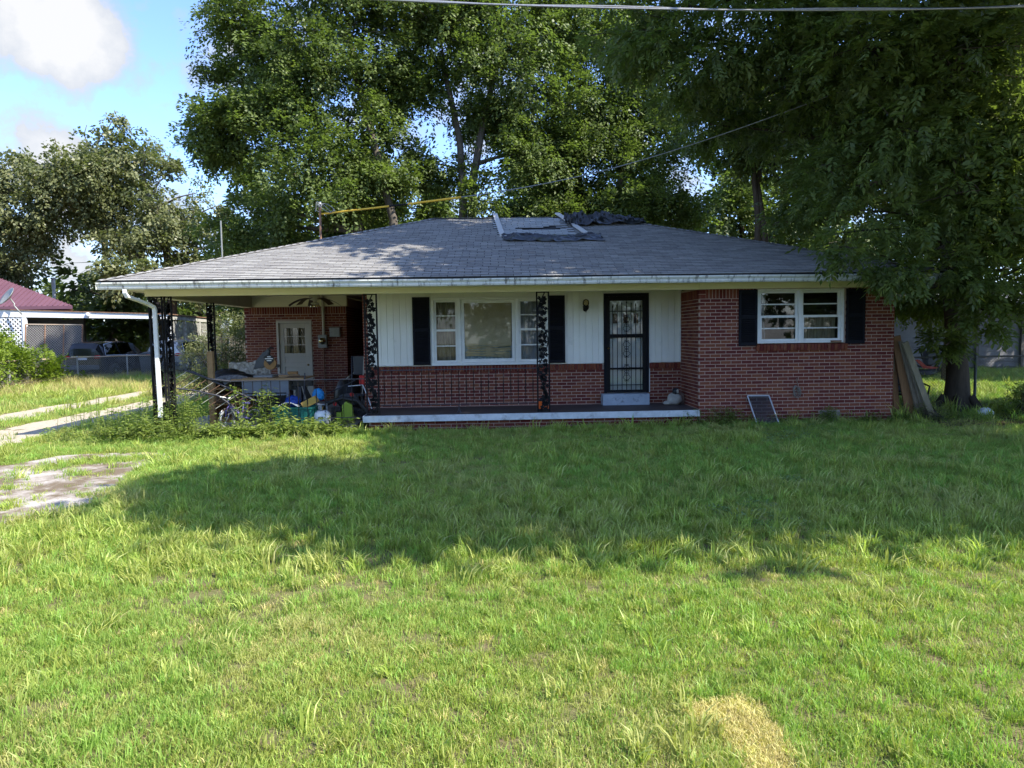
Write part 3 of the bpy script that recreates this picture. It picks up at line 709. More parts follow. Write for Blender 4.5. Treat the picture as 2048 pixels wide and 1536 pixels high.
# bent length of railing that has come away and hangs down behind the corner post
fr_ = empty('fallen_railing', (-10.0,.1,.1), 'bent iron railing length slumped across the left end of the carport', 'railing')
q = MB(); q.tube([(-10.05,.12,1.26),(-9.55,.1,1.07),(-9.15,.08,1.02)], .022, 6)
q.tube([(-9.9,.15,1.22),(-9.3,.12,.93),(-8.75,.1,.66),(-8.35,.1,.52)], .022, 6); q.build('rail', 'iron_grey', fr_)
for i in range(13):
    f = i/12; a_ = Vector((-10.0,.1,1.22)).lerp(Vector((-8.5,.1,.56)), f); b_ = a_+Vector((-.50,.05,-.30))
    MB().tube([a_, b_], .008, 5).build('baluster', 'rust' if i % 2 else 'pvc', fr_)
MB().tube([(-10.45,.1,.93),(-9.9,.12,.86),(-9.4,.1,.74),(-8.95,.1,.38)], .018, 6).build('lower_rail', 'iron_grey', fr_)
# ------------------------------------------------------------ loose plastic on the roof
def sheet(name, fn, nu, nv_, label, base):
    q = MB(); q.grid(fn, nu, nv_); o = q.build(name, 'tarp', None, smooth=True, base=base, solid=.004, label=label, cat='tarp'); return o
def fold(u, v, s, amp):
    p = Vector((u*s, v*s*.8, 3.7)); q_ = Vector((u*s*.55+v*s*.6, v*s*.9-u*s*.25, 1.3)); a = 1-2.2*abs(mnoise.noise(q_)); b = 1-2.2*abs(mnoise.noise(q_*2.1+Vector((4,2,0)))); return amp*(max(0,a)**2*1.3+max(0,b)**2*.55+.12*mnoise.noise(p*5))
def tarp1(u, v):
    x = -3.72+2.22*u; s = 2.93+.66*v + .05*math.sin(9*u)*(1-v) + (.07*max(0,u-.85)*(-6)*(1-v))
    return roofpt(x-.06*v+.02*math.sin(12*v), s, .03+fold(u*7, v*2, 1.1, .055)*(.5+.5*v))
sheet('tarp', tarp1, 90, 26, 'silvery black plastic strip crumpled along the bottom of the roof patch', (-2.6, EY0, rz(2.4)))
def tarp2(u, v):
    x = -2.17+2.02*u
    lo = 4.62+.30*u+.45*max(0,.12-u)*0; hi = 6.15-.62*u**1.3
    s = lo+(hi-lo)*v
    ov = max(0, s-5.92); h = .04+fold(u*6+3, v*3, 1.2, .09+.10*(1-u))*math.sin(min(1,v*1.4+.15)*3.0) + .05*math.sin(3.14*min(1,u*1.05))*math.sin(3.14*min(v,1))
    return roofpt(x, min(s, 5.92), h) + Vector((0, ov*.9, -ov*.35))
sheet('tarp', tarp2, 90, 30, 'shiny black plastic sheet bunched over the roof ridge', (-1.2, 4.5, rz(4.5)))
# ------------------------------------------------------------ wall lantern
la = empty('wall_lantern', (-2.06, D, 2.42), 'black wall lantern with clear globe on the white siding left of the door', 'lantern')
MB().lathe([(.001,0),(.05,-.005),(.045,-.02),(.012,-.03),(.012,-.10)], (-2.06, D+.003, 2.36), 12, 'y').build('bracket', 'iron_black', la, smooth=True)
MB().lathe([(.004,2.285),(.009,2.30),(.008,2.325),(.03,2.335),(.055,2.365),(.066,2.40),(.066,2.43),(.06,2.432)], (-2.06, D-.11, 0), 14).build('cup', 'iron_black', la, smooth=True)
MB().lathe([(.058,2.43),(.07,2.47),(.068,2.52),(.05,2.555),(.02,2.57),(.004,2.572)], (-2.06, D-.11, 0), 14).build('globe', 'lamp_glass', la, smooth=True)
MB().lathe([(.012,2.43),(.014,2.47),(.01,2.5),(.002,2.51)], (-2.06, D-.11, 0), 8).build('bulb', 'fan_white', la, smooth=True)
# ------------------------------------------------------------ ceiling fan in the carport
fx, fy = -8.1, 2.7
fan = empty('ceiling_fan', (fx, fy, 2.95), 'white ceiling fan with drooping dark blades under the carport roof', 'ceiling fan')
MB().lathe([(.02,2.955),(.07,2.95),(.06,2.90),(.02,2.88),(.02,2.84),(.10,2.82),(.135,2.78),(.135,2.74),(.10,2.70),(.05,2.69),(.04,2.66)], (fx, fy, 0), 18).build('motor', 'fan_white', fan, smooth=True)
MB().lathe([(.03,2.67),(.05,2.645),(.10,2.63),(.09,2.61),(.03,2.60)], (fx, fy, 0), 14).build('light_plate', 'fan_white', fan, smooth=True)
for a in (.4, 2.0, 3.7, 5.2): MB().lathe([(.012,0),(.035,-.03),(.05,-.07),(.02,-.075)], (fx+.07*math.cos(a), fy+.07*math.sin(a), 2.61), 10).build('lamp_shade', 'lamp_glass', fan, smooth=True)
for i, a in enumerate((R(185), R(247), R(320), R(20), R(112))):
    d_ = Vector((math.cos(a), math.sin(a), 0)); s_ = Vector((-d_.y, d_.x, 0)); rr = []
    for k in range(9):
        f = k/8; rad = .12+.46*f; dz = -.015-.16*f**2.2; wv = .035+.045*min(1, f*3)
        c_ = Vector((fx, fy, 2.745+dz))+d_*rad; rr.append([c_-s_*wv+Vector((0,0,-.012)), c_+s_*wv+Vector((0,0,.012)), c_+s_*wv+Vector((0,0,.018)), c_-s_*wv+Vector((0,0,-.006))])
    MB().loft(rr).build('blade', 'fan_wood', fan)
# ------------------------------------------------------------ electric meter, breaker box, service mast
me_ = empty('electric_meter', (-8.59, DS, 1.6), 'grey round-faced electric meter box on the storage wall', 'meter')
MB().box(-8.70, -8.47, DS-.12, DS-.003, 1.55, 1.90).build('box', 'steel_grey', me_, bevel=.01)
MB().lathe([(.085,-.12),(.085,-.15),(.078,-.155),(.074,-.21),(.05,-.225),(.002,-.228)], (-8.585, DS, 1.74), 20, 'y').build('dial', 'lamp_glass', me_, smooth=True)
MB().lathe([(.088,-.118),(.092,-.135),(.088,-.15)], (-8.585, DS, 1.74), 20, 'y').lathe([(.06,-.12),(.06,-.19),(.002,-.195)], (-8.585, DS, 1.74), 16, 'y').build('ring', 'chrome', me_, smooth=True)
MB().tube([(-8.58,DS-.03,1.56),(-8.58,DS-.03,.15)], .014, 8).build('ground_pipe', 'rust', me_)
bb = empty('breaker_box', (-8.26, DS, 1.9), 'square grey breaker box right of the electric meter', 'breaker box')
MB().box(-8.39, -8.11, DS-.10, DS-.003, 1.84, 2.10).build('box', 'steel_grey', bb, bevel=.008)
MB().box(-8.375, -8.125, DS-.112, DS-.101, 1.855, 2.085).build('lid', 'steel_grey', bb, bevel=.006)
cm = empty('service_mast', (-8.54, DS-.07, 1.9), 'electric service pipe rising from the meter through the roof to a wire head', 'service mast')
MB().tube([(-8.55,DS-.07,1.90),(-8.55,DS-.07,2.94)], .04, 12).build('conduit', 'pvc', cm, smooth=True)
MB().tube([(-8.55,DS-.12,2.95),(-8.53,DS-.12,5.28)], .03, 10).build('mast', 'rust', cm, smooth=True)
MB().lathe([(.034,5.27),(.055,5.29),(.06,5.34),(.04,5.40),(.004,5.42)], (-8.53, DS-.12, 0), 12).build('weather_head', 'steel_grey', cm, smooth=True)
wr = MB()
for k, (a_, b_) in enumerate((((-.02,.0),(.16,-.28)), ((.02,.02),(.28,-.34)), ((.0,-.02),(.34,-.18)))):
    p0 = Vector((-8.53+a_[0], DS-.17, 5.34)); p3 = Vector((-8.14, DS-.30, 5.19)); pts = []
    for i in range(13):
        f = i/12; c1 = p0+Vector((-.15+.22*k,-.05,.12)); c2 = p3+Vector((b_[0]-.2,0,b_[1]))
        pts.append(p0*(1-f)**3+c1*3*f*(1-f)**2+c2*3*f*f*(1-f)+p3*f**3)
    wr.tube(pts, .009, 5)
wr.tube([(-8.53,DS-.17,5.36),(-8.60,DS-.2,5.40),(-8.62,DS-.2,5.2),(-8.56,DS-.16,5.15)], .01, 5).build('wire_loop', 'steel_grey', cm, smooth=True)
def curve_pts(P, n=60):
    P = np.array(P); t = np.linspace(0, 1, len(P)); q = np.polyfit(t, P, 3); tt = np.linspace(0, 1, n)
    return [Vector([np.polyval(q[:, k], x) for k in range(3)]) for x in tt]
SW = [(-8.14,5.25,5.19),(-6.57,4.52,5.06),(-4.76,3.66,5.07),(-2.67,2.65,5.26),(-.59,1.65,5.62),(1.08,.85,6.0),(2.51,.16,6.4),(3.67,-.4,6.74),(7.5,-2.2,7.9),(12,-4.5,9.2)]
pts = curve_pts(SW, 80)
sdp = empty('service_wire', (-8.14,5.25,5.19), 'service wire with a yellow sleeve running from the roof mast up to the right', 'wire')
MB().tube(pts, .011, 5).build('cable', 'steel_grey', sdp, smooth=True)
mat('sleeve_yellow', (.82,.50,.04), (.72,.42,.03), scale=3, rough=.5)
nA = min(range(80), key=lambda i: abs(pts[i].x+6.35)); nB = min(range(80), key=lambda i: abs(pts[i].x+4.76))
MB().tube(pts[0:nA], .023, 8).build('yellow_sleeve', 'sleeve_yellow', sdp, smooth=True); MB().tube(pts[nA+1:nB+1], .027, 8).build('yellow_sleeve', 'sleeve_yellow', sdp, smooth=True)
MB().tube(pts[nA-1:nA+2], .022, 8).build('sleeve_joint', 'iron_black', sdp)
mat('cable_bright', (.42,.42,.42), (.3,.3,.3), rough=.35, metal=.6, scale=20)
q = MB(); 
for dz in (0, .028): q.tube([Vector((x, -4.0+.012*dz*30, 6.195+.0052*(x-.1)**2*(1 if x > .1 else .8)+dz*(.6+.4*math.sin(x*2)))) for x in np.linspace(-16, 16, 90)], .013, 5)
q.build('overhead_cable', 'cable_bright', None, smooth=True, base=(0,-4,6.2), label='pale twisted power cable strung across the top of the view', cat='wire')
MB().tube([(-12.5,9.2,2.9),(-12.5,9.2,5.55)], .025, 8).build('antenna_pole', 'steel_grey', None, base=(-12.5,9.2,2.9), label='thin grey pole rising behind the left end of the roof', cat='pole').location
# ------------------------------------------------------------ things at the right-hand wall
sc_ = empty('window_screen', (1.25,-.2,0), 'aluminium framed window screen leaning against the brick wall in the grass', 'window screen')
a_, b_, c_, d_ = Vector((.96,-.03,.57)), Vector((1.39,-.03,.565)), Vector((1.50,-.32,-.02)), Vector((1.065,-.32,-.02))
mat('aluminium', (.6,.62,.64), (.5,.52,.54), rough=.35, metal=.5, scale=9)
for p, q2 in ((a_,b_),(b_,c_),(c_,d_),(d_,a_)): MB().bar(p, q2, .022, .012, (0,-1,.5)).build('frame_bar', 'aluminium', sc_)
MB().add([a_,b_,c_,d_], [(0,1,2,3)]).build('mesh', 'screen_mesh', sc_)
mat('cable_grey', (.20,.19,.16), (.13,.12,.1), rough=.7, scale=20)
q = MB()
for k in range(5):
    rr_ = .045+.012*k; q.tube([(1.93+rr_*.8*math.cos(t)+.008*k, -.012-.004*k, .70+rr_*1.15*math.sin(t)-.02*k) for t in np.linspace(.5*k, 6.28+.3*k, 18)], .007, 5)
q.tube([(1.97,-.02,.78),(1.95,-.02,.86),(1.96,-.005,.90)], .007, 5); q.build('cable_coil', 'cable_grey', None, smooth=True, base=(1.95,0,.62), label='coil of grey cable hanging on the brick wall below the right window', cat='cable')
MB().tube([(1.95,.05,.12),(1.95,-.05,.12),(1.95,-.07,.10)], .014, 8).tube([(1.92,-.04,.15),(1.98,-.04,.15)], .008, 6).build('tap', 'brass', None, base=(1.95,0,.1), label='small brass garden tap low on the brick wall', cat='tap')
# planks stacked against the right corner
mat('plank_grey', (.22,.185,.125), (.13,.11,.075), scale=3, rough=.85, stretch=(14,14,1), bump=.3, rnd=.15)
mat('plank_brown', (.25,.13,.055), (.17,.09,.04), scale=3, rough=.85, stretch=(14,14,1), bump=.3)
PL = [((4.02,.30,-.02),(3.96,.12,1.56),.10,.035,'plank_grey','narrow grey plank standing closest to the brick corner'),
      ((4.14,.22,-.02),(3.965,.16,1.62),.12,.03,'plank_brown','narrow dark brown plank leaning beside the brick corner'),
      ((4.38,.12,-.02),(4.0,.10,1.70),.19,.03,'plank_brown','wide reddish brown board among the planks leaning on the corner'),
      ((4.52,.05,-.02),(4.06,.03,1.60),.08,.04,'plank_grey','thin grey strip in front of the wide brown board'),
      ((4.63,.02,-.02),(4.12,-.02,1.55),.10,.04,'plank_grey','grey plank second from the outside of the leaning stack'),
      ((4.74,-.03,-.02),(4.10,-.05,1.58),.13,.04,'plank_grey','outermost long grey plank of the leaning stack')]
for p0, p1, ww, tt, mm_, lb in PL:
    MB().bar(p0, p1, ww, tt, (0,-1,.3)).build('leaning_plank', mm_, None, base=p0, bevel=.004, label=lb+' of the house', cat='plank', group='planks leaning on the right corner')
# bag of rubbish, plastic chair, small stone heap
def blob(name, c, rx, ry, rz_, mt, amp, seed, nu=28, nv_=18, label=None, cat=None, parent=None, fr=2.0, group=None, ridge=False):
    def fn(u, v):
        a, b = u*6.28318, (v-.5)*3.14159; d_ = Vector((math.cos(a)*math.cos(b), math.sin(a)*math.cos(b), math.sin(b)))
        nz = mnoise.noise(d_*fr+Vector((seed,0,0))) + .5*mnoise.noise(d_*fr*2.3+Vector((0,seed,0)))
        if ridge: nz = .6-2*abs(nz)
        k = 1+amp*nz; z = d_.z*rz_*k
        return (c[0]+d_.x*rx*k, c[1]+d_.y*ry*k, max(c[2]+z, c[2]-rz_*.82))
    q = MB(); q.grid(fn, nu, nv_); return q.build(name, mt, parent, smooth=True, base=None if parent else (c[0], c[1], c[2]-rz_*.82), label=label, cat=cat, group=group)
mat('plastic_white', (.62,.66,.68), (.52,.56,.58), scale=6, rough=.4)
blob('plastic_bag', (5.90,.12,.10), .15, .11, .12, 'plastic_white', .35, 3, label='knotted white plastic bag on the bare ground by the fence post', cat='bag', fr=2.4, ridge=True)
mat('plastic_black', (.012,.012,.013), (.02,.02,.02), rough=.45, scale=5)
ch = empty('plastic_chair', (5.25,1.7,0), 'black moulded plastic chair standing in the shade beside the tree trunk', 'chair')
MB().grid(lambda u, v: (4.93+.55*u, 1.72+.10*(1-math.sin(3.14*u))+.10*v, .42+.44*v*(.75+.25*math.sin(3.14*u))), 10, 6).build('backrest', 'plastic_black', ch, smooth=True, solid=.02)
MB().box(4.95, 5.46, 1.28, 1.76, .37, .41).build('seat', 'plastic_black', ch, bevel=.015)
for sx in (4.97, 5.44):
    MB().tube([(sx,1.3,.4),(sx+(.06 if sx > 5.2 else -.06),1.24,0)], .025, 8).build('leg', 'plastic_black', ch); MB().tube([(sx,1.72,.4),(sx+(.06 if sx > 5.2 else -.06),1.80,0)], .025, 8).build('leg', 'plastic_black', ch)
    MB().tube([(sx,1.76,.62),(sx+(.05 if sx > 5.2 else -.05),1.5,.62),(sx+(.05 if sx > 5.2 else -.05),1.30,.58),(sx,1.28,.4)], .02, 8).build('armrest', 'plastic_black', ch, smooth=True)
# things on the porch
mat('sack_cream', (.42,.40,.34), (.33,.31,.26), scale=10, rough=.9, bump=.4)
mat('stone_tan', (.24,.16,.115), (.17,.11,.08), scale=12, rough=.9, bump=.5)
ob = empty('cloth_sack', (-.23,.98,.317), 'slumped cream cloth sack with a dark tied top in the porch corner', 'sack')
blob('bag', (-.23,.97,.43), .155, .11, .135, 'sack_cream', .16, 5, parent=ob, fr=2.2)
blob('side_fold', (-.37,.93,.36), .11, .07, .05, 'sack_cream', .2, 8, parent=ob)
blob('tied_top', (-.21,.95,.60), .075, .065, .075, 'plastic_black', .2, 6, parent=ob)
blob('pale_patch', (-.185,.90,.605), .03, .02, .05, 'sack_cream', .2, 9, parent=ob)
blob('field_stone', (-.05,1.12,.42), .12, .10, .14, 'stone_tan', .12, 4, label='tan stone propped in the porch corner behind the cream sack', cat='stone')
mat('orange_plastic', (.72,.14,.02), (.6,.11,.015), scale=6, rough=.4)
oc = empty('tool_case', (-3.07,.25,.317), 'orange and black tool case at the foot of the right porch post', 'tool case')
MB().prism([(-.10,0),(.12,0),(.11,.10),(.05,.155),(-.08,.15),(-.11,.08)], (-3.08,.18,.36), (1,0,0), (0,0,1), (0,.16,0)).build('body', 'orange_plastic', oc, bevel=.012)
MB().box(-3.20,-2.95,.17,.36,.318,.362).build('base', 'plastic_black', oc, bevel=.01)
blob('cap', (-3.08,.27,.535), .075, .07, .05, 'plastic_black', .05, 2, parent=oc)
MB().box(-3.10,-3.03,.176,.1795,.445,.475).build('label_plate', 'plastic_white', oc)
# ------------------------------------------------------------ carport floor and what is stored there
MB().box(-10.62, PX0-.03, -.02, 9.8, -.15, .10).build('carport_slab', 'concrete_grey', house, bevel=.01)
mat('wood_raw', (.36,.23,.11), (.26,.16,.075), scale=3, rough=.8, stretch=(1,8,8), bump=.2)
mat('wood_dark', (.11,.06,.03), (.07,.04,.02), scale=3, rough=.8, stretch=(1,8,8))
mat('metal_bluegrey', (.17,.195,.225), (.13,.15,.18), scale=5, rough=.5)
mat('teal_plastic', (.014,.15,.125), (.012,.115,.095), scale=3, rough=.45)
mat('blue_plastic', (.012,.06,.34), (.01,.045,.26), scale=8, rough=.5)
mat('sky_plastic', (.02,.22,.55), (.03,.3,.65), scale=16, rough=.5)
mat('yellow_card', (.5,.33,.08), (.42,.28,.07), scale=5, rough=.7)
mat('lime_plastic', (.26,.36,.03), (.2,.3,.03), scale=5, rough=.5)
mat('red_plastic', (.42,.01,.015), (.34,.01,.01), scale=5, rough=.4)
mat('grey_plastic', (.075,.08,.085), (.055,.06,.065), scale=4, rough=.5)
mat('lilac_paint', (.16,.15,.34), (.10,.08,.30), scale=3, rough=.35)
mat('tyre', (.03,.03,.03), (.045,.045,.043), scale=12, rough=.85)
mat('tyre_grey', (.26,.27,.28), (.2,.21,.22), scale=12, rough=.8)
mat('fabric_floral', (.62,.58,.48), (.14,.12,.09), scale=14, rough=.95, bump=.5, detail=3)
mat('grey_fabric', (.28,.28,.29), (.06,.06,.06), scale=13, rough=.95)
mat('amber', (.30,.16,.05), (.22,.11,.035), scale=4, rough=.5)
mat('print_white', (.75,.75,.72), rough=.6)
# corner stub post
MB().box(-9.77,-9.66,.55,.66,.10,1.60).build('timber_post', 'wood_raw', None, bevel=.006, base=(-9.71,.6,.1), label='rough timber post stub standing inside the carport left corner', cat='post')
# long dark storage chest with pale lid
chest = empty('storage_chest', (-10.1,3.2,.1), 'dark grey storage chest with a pale lid behind the corner post', 'chest')
MB().box(-10.6,-8.9,2.9,3.6,.1,.92).build('body', 'grey_plastic', chest, bevel=.02); MB().box(-10.63,-8.87,2.87,3.63,.922,.97).build('lid', 'aluminium', chest, bevel=.012)
MB().box(-10.2,-9.4,2.95,3.3,.972,1.0).build('panel', 'print_white', chest)
# workbench with chop saw
wbn = empty('workbench', (-8.75,1.2,.1), 'grey metal workbench with a worn wooden top under the carport', 'workbench')
MB().box(-9.42,-7.95,.85,1.75,.985,1.02).build('top', 'wood_raw', wbn, bevel=.004)
MB().box(-9.22,-8.28,.92,.95,.72,.98).build('apron', 'metal_bluegrey', wbn, bevel=.003); MB().box(-9.22,-8.28,1.62,1.65,.72,.98).build('apron', 'metal_bluegrey', wbn)
for lx in (-9.2,-8.3):
    for ly in (.94,1.64): MB().bar((lx,ly,.1),(lx,ly,.98),.05,.05).build('leg', 'metal_bluegrey', wbn)
MB().bar((-9.2,.935,.68),(-8.3,.935,.68),.035,.012,(0,1,0)).build('shelf_bar', 'metal_bluegrey', wbn)
th_ = empty('sawhorse', (-8.05,1.2,.1), 'black folding sawhorse holding the right end of the bench top', 'sawhorse')
MB().box(-8.22,-7.82,1.0,1.12,.84,.982).build('head', 'plastic_black', th_, bevel=.01)
for dx, dy in ((-.02,-.2),(.16,-.2),(-.02,.3),(.16,.3)): MB().bar((-8.08+dx*.5,1.06,.86),(-8.0+dx*1.6,1.06+dy,.10),.055,.04).build('leg', 'plastic_black', th_)
saw = empty('chop_saw', (-8.85,1.3,1.02), 'grey chop saw with an amber guard standing on the workbench', 'saw')
MB().box(-9.05,-8.65,1.1,1.5,1.022,1.07).build('base', 'steel_grey', saw, bevel=.01)
MB().prism([(-.26,-.14),(-.20,.04),(-.06,.20),(.05,.27),(.09,.25),(.06,.16),(.16,.08),(.08,-.05),(-.08,-.12)], (-8.82,1.22,1.34), (1,0,0), (0,0,1), (0,.14,0)).build('housing', 'grey_plastic', saw, bevel=.02)
MB().lathe([(.002,-.01),(.125,-.01),(.13,0),(.13,.05),(.125,.06),(.002,.06)], (-8.72,1.20,1.31), 26, 'y').build('blade_guard', 'amber', saw, smooth=False)
MB().prism([(-.10,.08),(-.02,.13),(.10,.10),(.11,.0),(.02,-.09),(-.06,.0)], (-8.745,1.172,1.37), (1,0,0), (0,0,1), (0,.012,0)).build('badge', 'plastic_black', saw)
for zz, wv in ((1.455,.035),(1.415,.085),(1.375,.05)): MB().box(-8.73-wv,-8.73+wv,1.168,1.1705,zz-.008,zz+.008).build('lettering', 'print_white', saw)
MB().tube([(-8.80,1.28,1.58),(-8.72,1.28,1.65),(-8.66,1.28,1.63)], .02, 8).build('handle', 'plastic_black', saw)
MB().lathe([(.002,0),(.035,.0),(.035,.05),(.002,.05)], (-8.56,1.18,1.26), 10, 'y').build('knob', 'plastic_black', saw)
for k, (bx, by, bz, ln, hh, mm_, lb) in enumerate(((-8.35,1.25,1.02,.42,.05,'wood_raw','long raw offcut lying on the bench right of the saw'),(-8.28,1.3,1.075,.2,.06,'amber','short orange-brown block on top of the offcut'),(-8.15,1.1,1.02,.35,.03,'wood_dark','dark offcut overhanging the bench end'),(-8.95,.95,1.02,.5,.018,'wood_raw','pale thin board at the front of the bench'))):
    MB().box(bx-ln/2,bx+ln/2,by-.05,by+.05,bz+.001,bz+hh).build('wood_offcut', mm_, None, bevel=.004, base=(bx,by,bz), label=lb, cat='wood', group='offcuts on the workbench')
# tufted chair
tc_ = empty('tufted_chair', (-9.55,2.3,.1), 'armless chair with floral tufted upholstery behind the workbench', 'chair')
def tuft(u, v):
    b_ = .02*(math.sin(u*22)*math.sin(v*13)); return (-9.95+.92*u, 2.25-b_-.03*math.sin(3.14*u), .62+.68*v+.03*u)
MB().grid(tuft, 36, 24).build('backrest', 'fabric_floral', tc_, smooth=True, solid=.09)
MB().box(-9.92,-9.06,1.75,2.24,.40,.62).build('seat', 'fabric_floral', tc_, bevel=.05)
for lx in (-9.85,-9.13):
    for ly in (1.8,2.2): MB().tube([(lx,ly,.42),(lx,ly,.1)], .025, 8).build('leg', 'wood_dark', tc_)
MB().tube([(-9.97,2.33,.4),(-9.97,2.33,1.36)], .02, 8).build('frame_post', 'wood_raw', tc_)
# bags, boxes and clothes piled at the left
blob('rubbish_bag', (-9.75,1.6,.98), .38, .3, .2, 'plastic_black', .3, 11, label='black rubbish bag on top of the pile left of the tufted chair', cat='bag', fr=2.6, ridge=True, group='bags piled in the carport')
blob('rubbish_bag', (-9.35,1.3,.93), .34, .26, .17, 'plastic_black', .3, 12, label='black rubbish bag squeezed against the workbench end', cat='bag', fr=2.6, ridge=True, group='bags piled in the carport')
blob('jacket', (-9.45,1.0,1.02), .32, .12, .075, 'grey_fabric', .3, 13, label='patterned grey jacket thrown over the black bags', cat='jacket', fr=3)
cab = empty('wooden_cabinet', (-9.55,1.4,.1), 'brown wooden cabinet full of odds and ends under the bags', 'cabinet')
MB().box(-10.0,-9.2,1.15,1.18,.1,.2).box(-10.0,-9.2,1.15,1.6,.46,.49).box(-10.0,-9.2,1.15,1.6,.78,.82).box(-10.0,-9.97,1.15,1.6,.1,.8).box(-9.23,-9.2,1.15,1.6,.1,.8).box(-10,-9.2,1.6,1.63,.1,.82).build('carcass', 'amber', cab)
MB().box(-9.9,-9.6,1.2,1.5,.5,.68).box(-9.5,-9.3,1.2,1.5,.5,.62).build('drawer', 'wood_dark', cab, bevel=.01)
# child's bicycle
bk = empty('child_bicycle', (-8.85,-.16,.0), "small lilac child's bicycle parked among the weeds at the carport edge", 'bicycle', rz=R(0), world=False)
bk.location = (-9.02,.16,.1); bk.rotation_euler = (0, R(0), R(-12)); bk.scale = (.92,)*3
def wheel(parent, c, r, steer, wh_parts=True):
    c = Vector(c); ax = Vector((math.cos(steer), math.sin(steer), 0)); n = 22
    ring = [c+ax*(r*math.cos(6.2832*k/n))+Vector((0,0,r*math.sin(6.2832*k/n))) for k in range(n+1)]
    w_ = MB().tube(ring, .024, 8, cap=False).build('wheel', 'tyre_grey', parent, smooth=True)
    ring2 = [c+ax*(r*.86*math.cos(6.2832*k/n))+Vector((0,0,r*.86*math.sin(6.2832*k/n))) for k in range(n+1)]
    q = MB().tube(ring2, .012, 6, cap=False)
    for k in range(14): q.tube([c, ring2[int(k*n/14)]], .0025, 4)
    q.build('spokes', 'chrome', w_)
RW = .19
wheel(bk, (.33,0,RW), RW, 0); wheel(bk, (-.32,.02,RW), RW, R(72))
MB().tube([(-.26,0,.52),(.02,0,.26)], .024, 8).tube([(-.25,0,.46),(.03,0,.24)], .018, 8).tube([(.02,0,.24),(.10,0,.50)], .02, 8).tube([(.02,.03,.24),(.33,.03,RW)], .012, 6).tube([(.02,-.03,.24),(.33,-.03,RW)], .012, 6).tube([(.09,0,.45),(.33,.03,RW)], .012, 6).build('frame', 'lilac_paint', bk, smooth=True)
MB().tube([(-.27,0,.62),(-.26,0,.46),(-.30,.06,.40),(-.32,.07,RW)], .014, 8).tube([(-.26,0,.46),(-.29,-.05,.40),(-.32,-.05,RW)], .014, 8).build('fork', 'lilac_paint', bk, smooth=True)
MB().tube([(-.33,-.2,.68),(-.28,-.1,.66),(-.27,0,.62),(-.25,.1,.66),(-.26,.22,.68)], .012, 8).build('handlebar', 'print_white', bk, smooth=True)
MB().prism([(-.09,0),(.13,-.05),(.13,.05)], (.10,0,.51), (1,0,0), (0,1,0), (0,0,.04)).build('saddle', 'lilac_paint', bk, bevel=.012)
MB().tube([(.02,-.05,.24),(.02,-.1,.24),(.09,-.1,.16)], .008, 6).tube([(.09,-.16,.16),(.09,-.09,.16)], .018, 6).lathe([(.07,-.045),(.07,-.04)], (.02,0,.24), 14, 'y').build('crank', 'steel_grey', bk)
MB().grid(lambda u, v: (-.32+.225*math.cos(.5+2.1*u)*1.0*.35, .02+.225*math.cos(.5+2.1*u)*.94+.03*(v-.5), RW+.225*math.sin(.5+2.1*u)), 12, 2).build('mudguard', 'aluminium', bk, smooth=True, solid=.004)
# teal tote with odds and ends
tt_ = empty('storage_tote', (-8.05,.35,.1), 'teal plastic storage tote on the carport floor', 'tote')
rr = []
for z_, e in ((.1,-.03),(.44,.0),(.445,.02),(.48,.02)): rr.append([(-8.42-e,.2-e,z_),(-7.6+e,.2-e,z_),(-7.6+e,.66+e,z_),(-8.42-e,.66+e,z_)])
for z_, e in ((.48,.0),(.15,-.03)): rr.append([(-8.42-e,.2-e,z_),(-7.6+e,.2-e,z_),(-7.6+e,.66+e,z_),(-8.42-e,.66+e,z_)])
MB().loft(rr).build('body', 'teal_plastic', tt_)
for i in range(5): MB().box(-8.36+i*.17,-8.32+i*.17,.185,.2,.14,.43).build('rib', 'teal_plastic', tt_)
blob('blue_bag', (-8.07,.45,.56), .15, .12, .12, 'blue_plastic', .3, 21, label='crumpled dark blue plastic bag in the teal tote', cat='bag', ridge=True, fr=2.5)
blob('sky_blue_bag', (-7.66,.85,.66), .11, .1, .13, 'sky_plastic', .3, 22, label='bright sky blue plastic bag behind the teal tote', cat='bag', ridge=True, fr=2.5)
MB().grid(lambda u, v: (-8.33+.42*u, .22+.25*v, .49+.09*math.sin(3.14*u)*(1-.3*v)), 10, 5).build('white_tray', 'plastic_white', None, smooth=True, solid=.01, base=(-8.1,.3,.48), label='curved white plastic tray lying on the teal tote', cat='tray')
MB().obox((-7.72,.4,.56), (.14,0,.07), (0,.08,0), (-.035,0,.06)).build('cardboard_box', 'yellow_card', None, bevel=.004, base=(-7.72,.4,.48), label='tilted yellow cardboard box in the right end of the tote', cat='box')
# propane tank
pt_ = empty('propane_tank', (-7.42,.12,.1), 'white propane tank beside the teal tote', 'propane tank')
MB().lathe([(.09,.11),(.10,.125),(.14,.15),(.155,.20),(.155,.32),(.145,.37),(.10,.415),(.04,.425)], (-7.42,.12,0), 22).build('body', 'plastic_white', pt_, smooth=True)
MB().lathe([(.11,.10),(.11,.13),(.105,.13),(.105,.10)], (-7.42,.12,0), 18).build('foot_ring', 'metal_bluegrey', pt_)
q = MB().tube([(-7.42+.095*math.cos(a), .12+.095*math.sin(a), .54) for a in np.linspace(2.3,7.1,14)], .014, 8)
for a in (2.4,4.7,7.0): q.bar((-7.42+.095*math.cos(a),.12+.095*math.sin(a),.40),(-7.42+.095*math.cos(a),.12+.095*math.sin(a),.54),.04,.012)
q.build('collar', 'metal_bluegrey', pt_); MB().lathe([(.02,.42),(.02,.46),(.035,.47),(.035,.49),(.004,.495)], (-7.42,.12,0), 10).build('valve', 'brass', pt_)
MB().box(-7.47,-7.37,-.037,-.032,.26,.31).build('label_plate', 'grey_plastic', pt_)
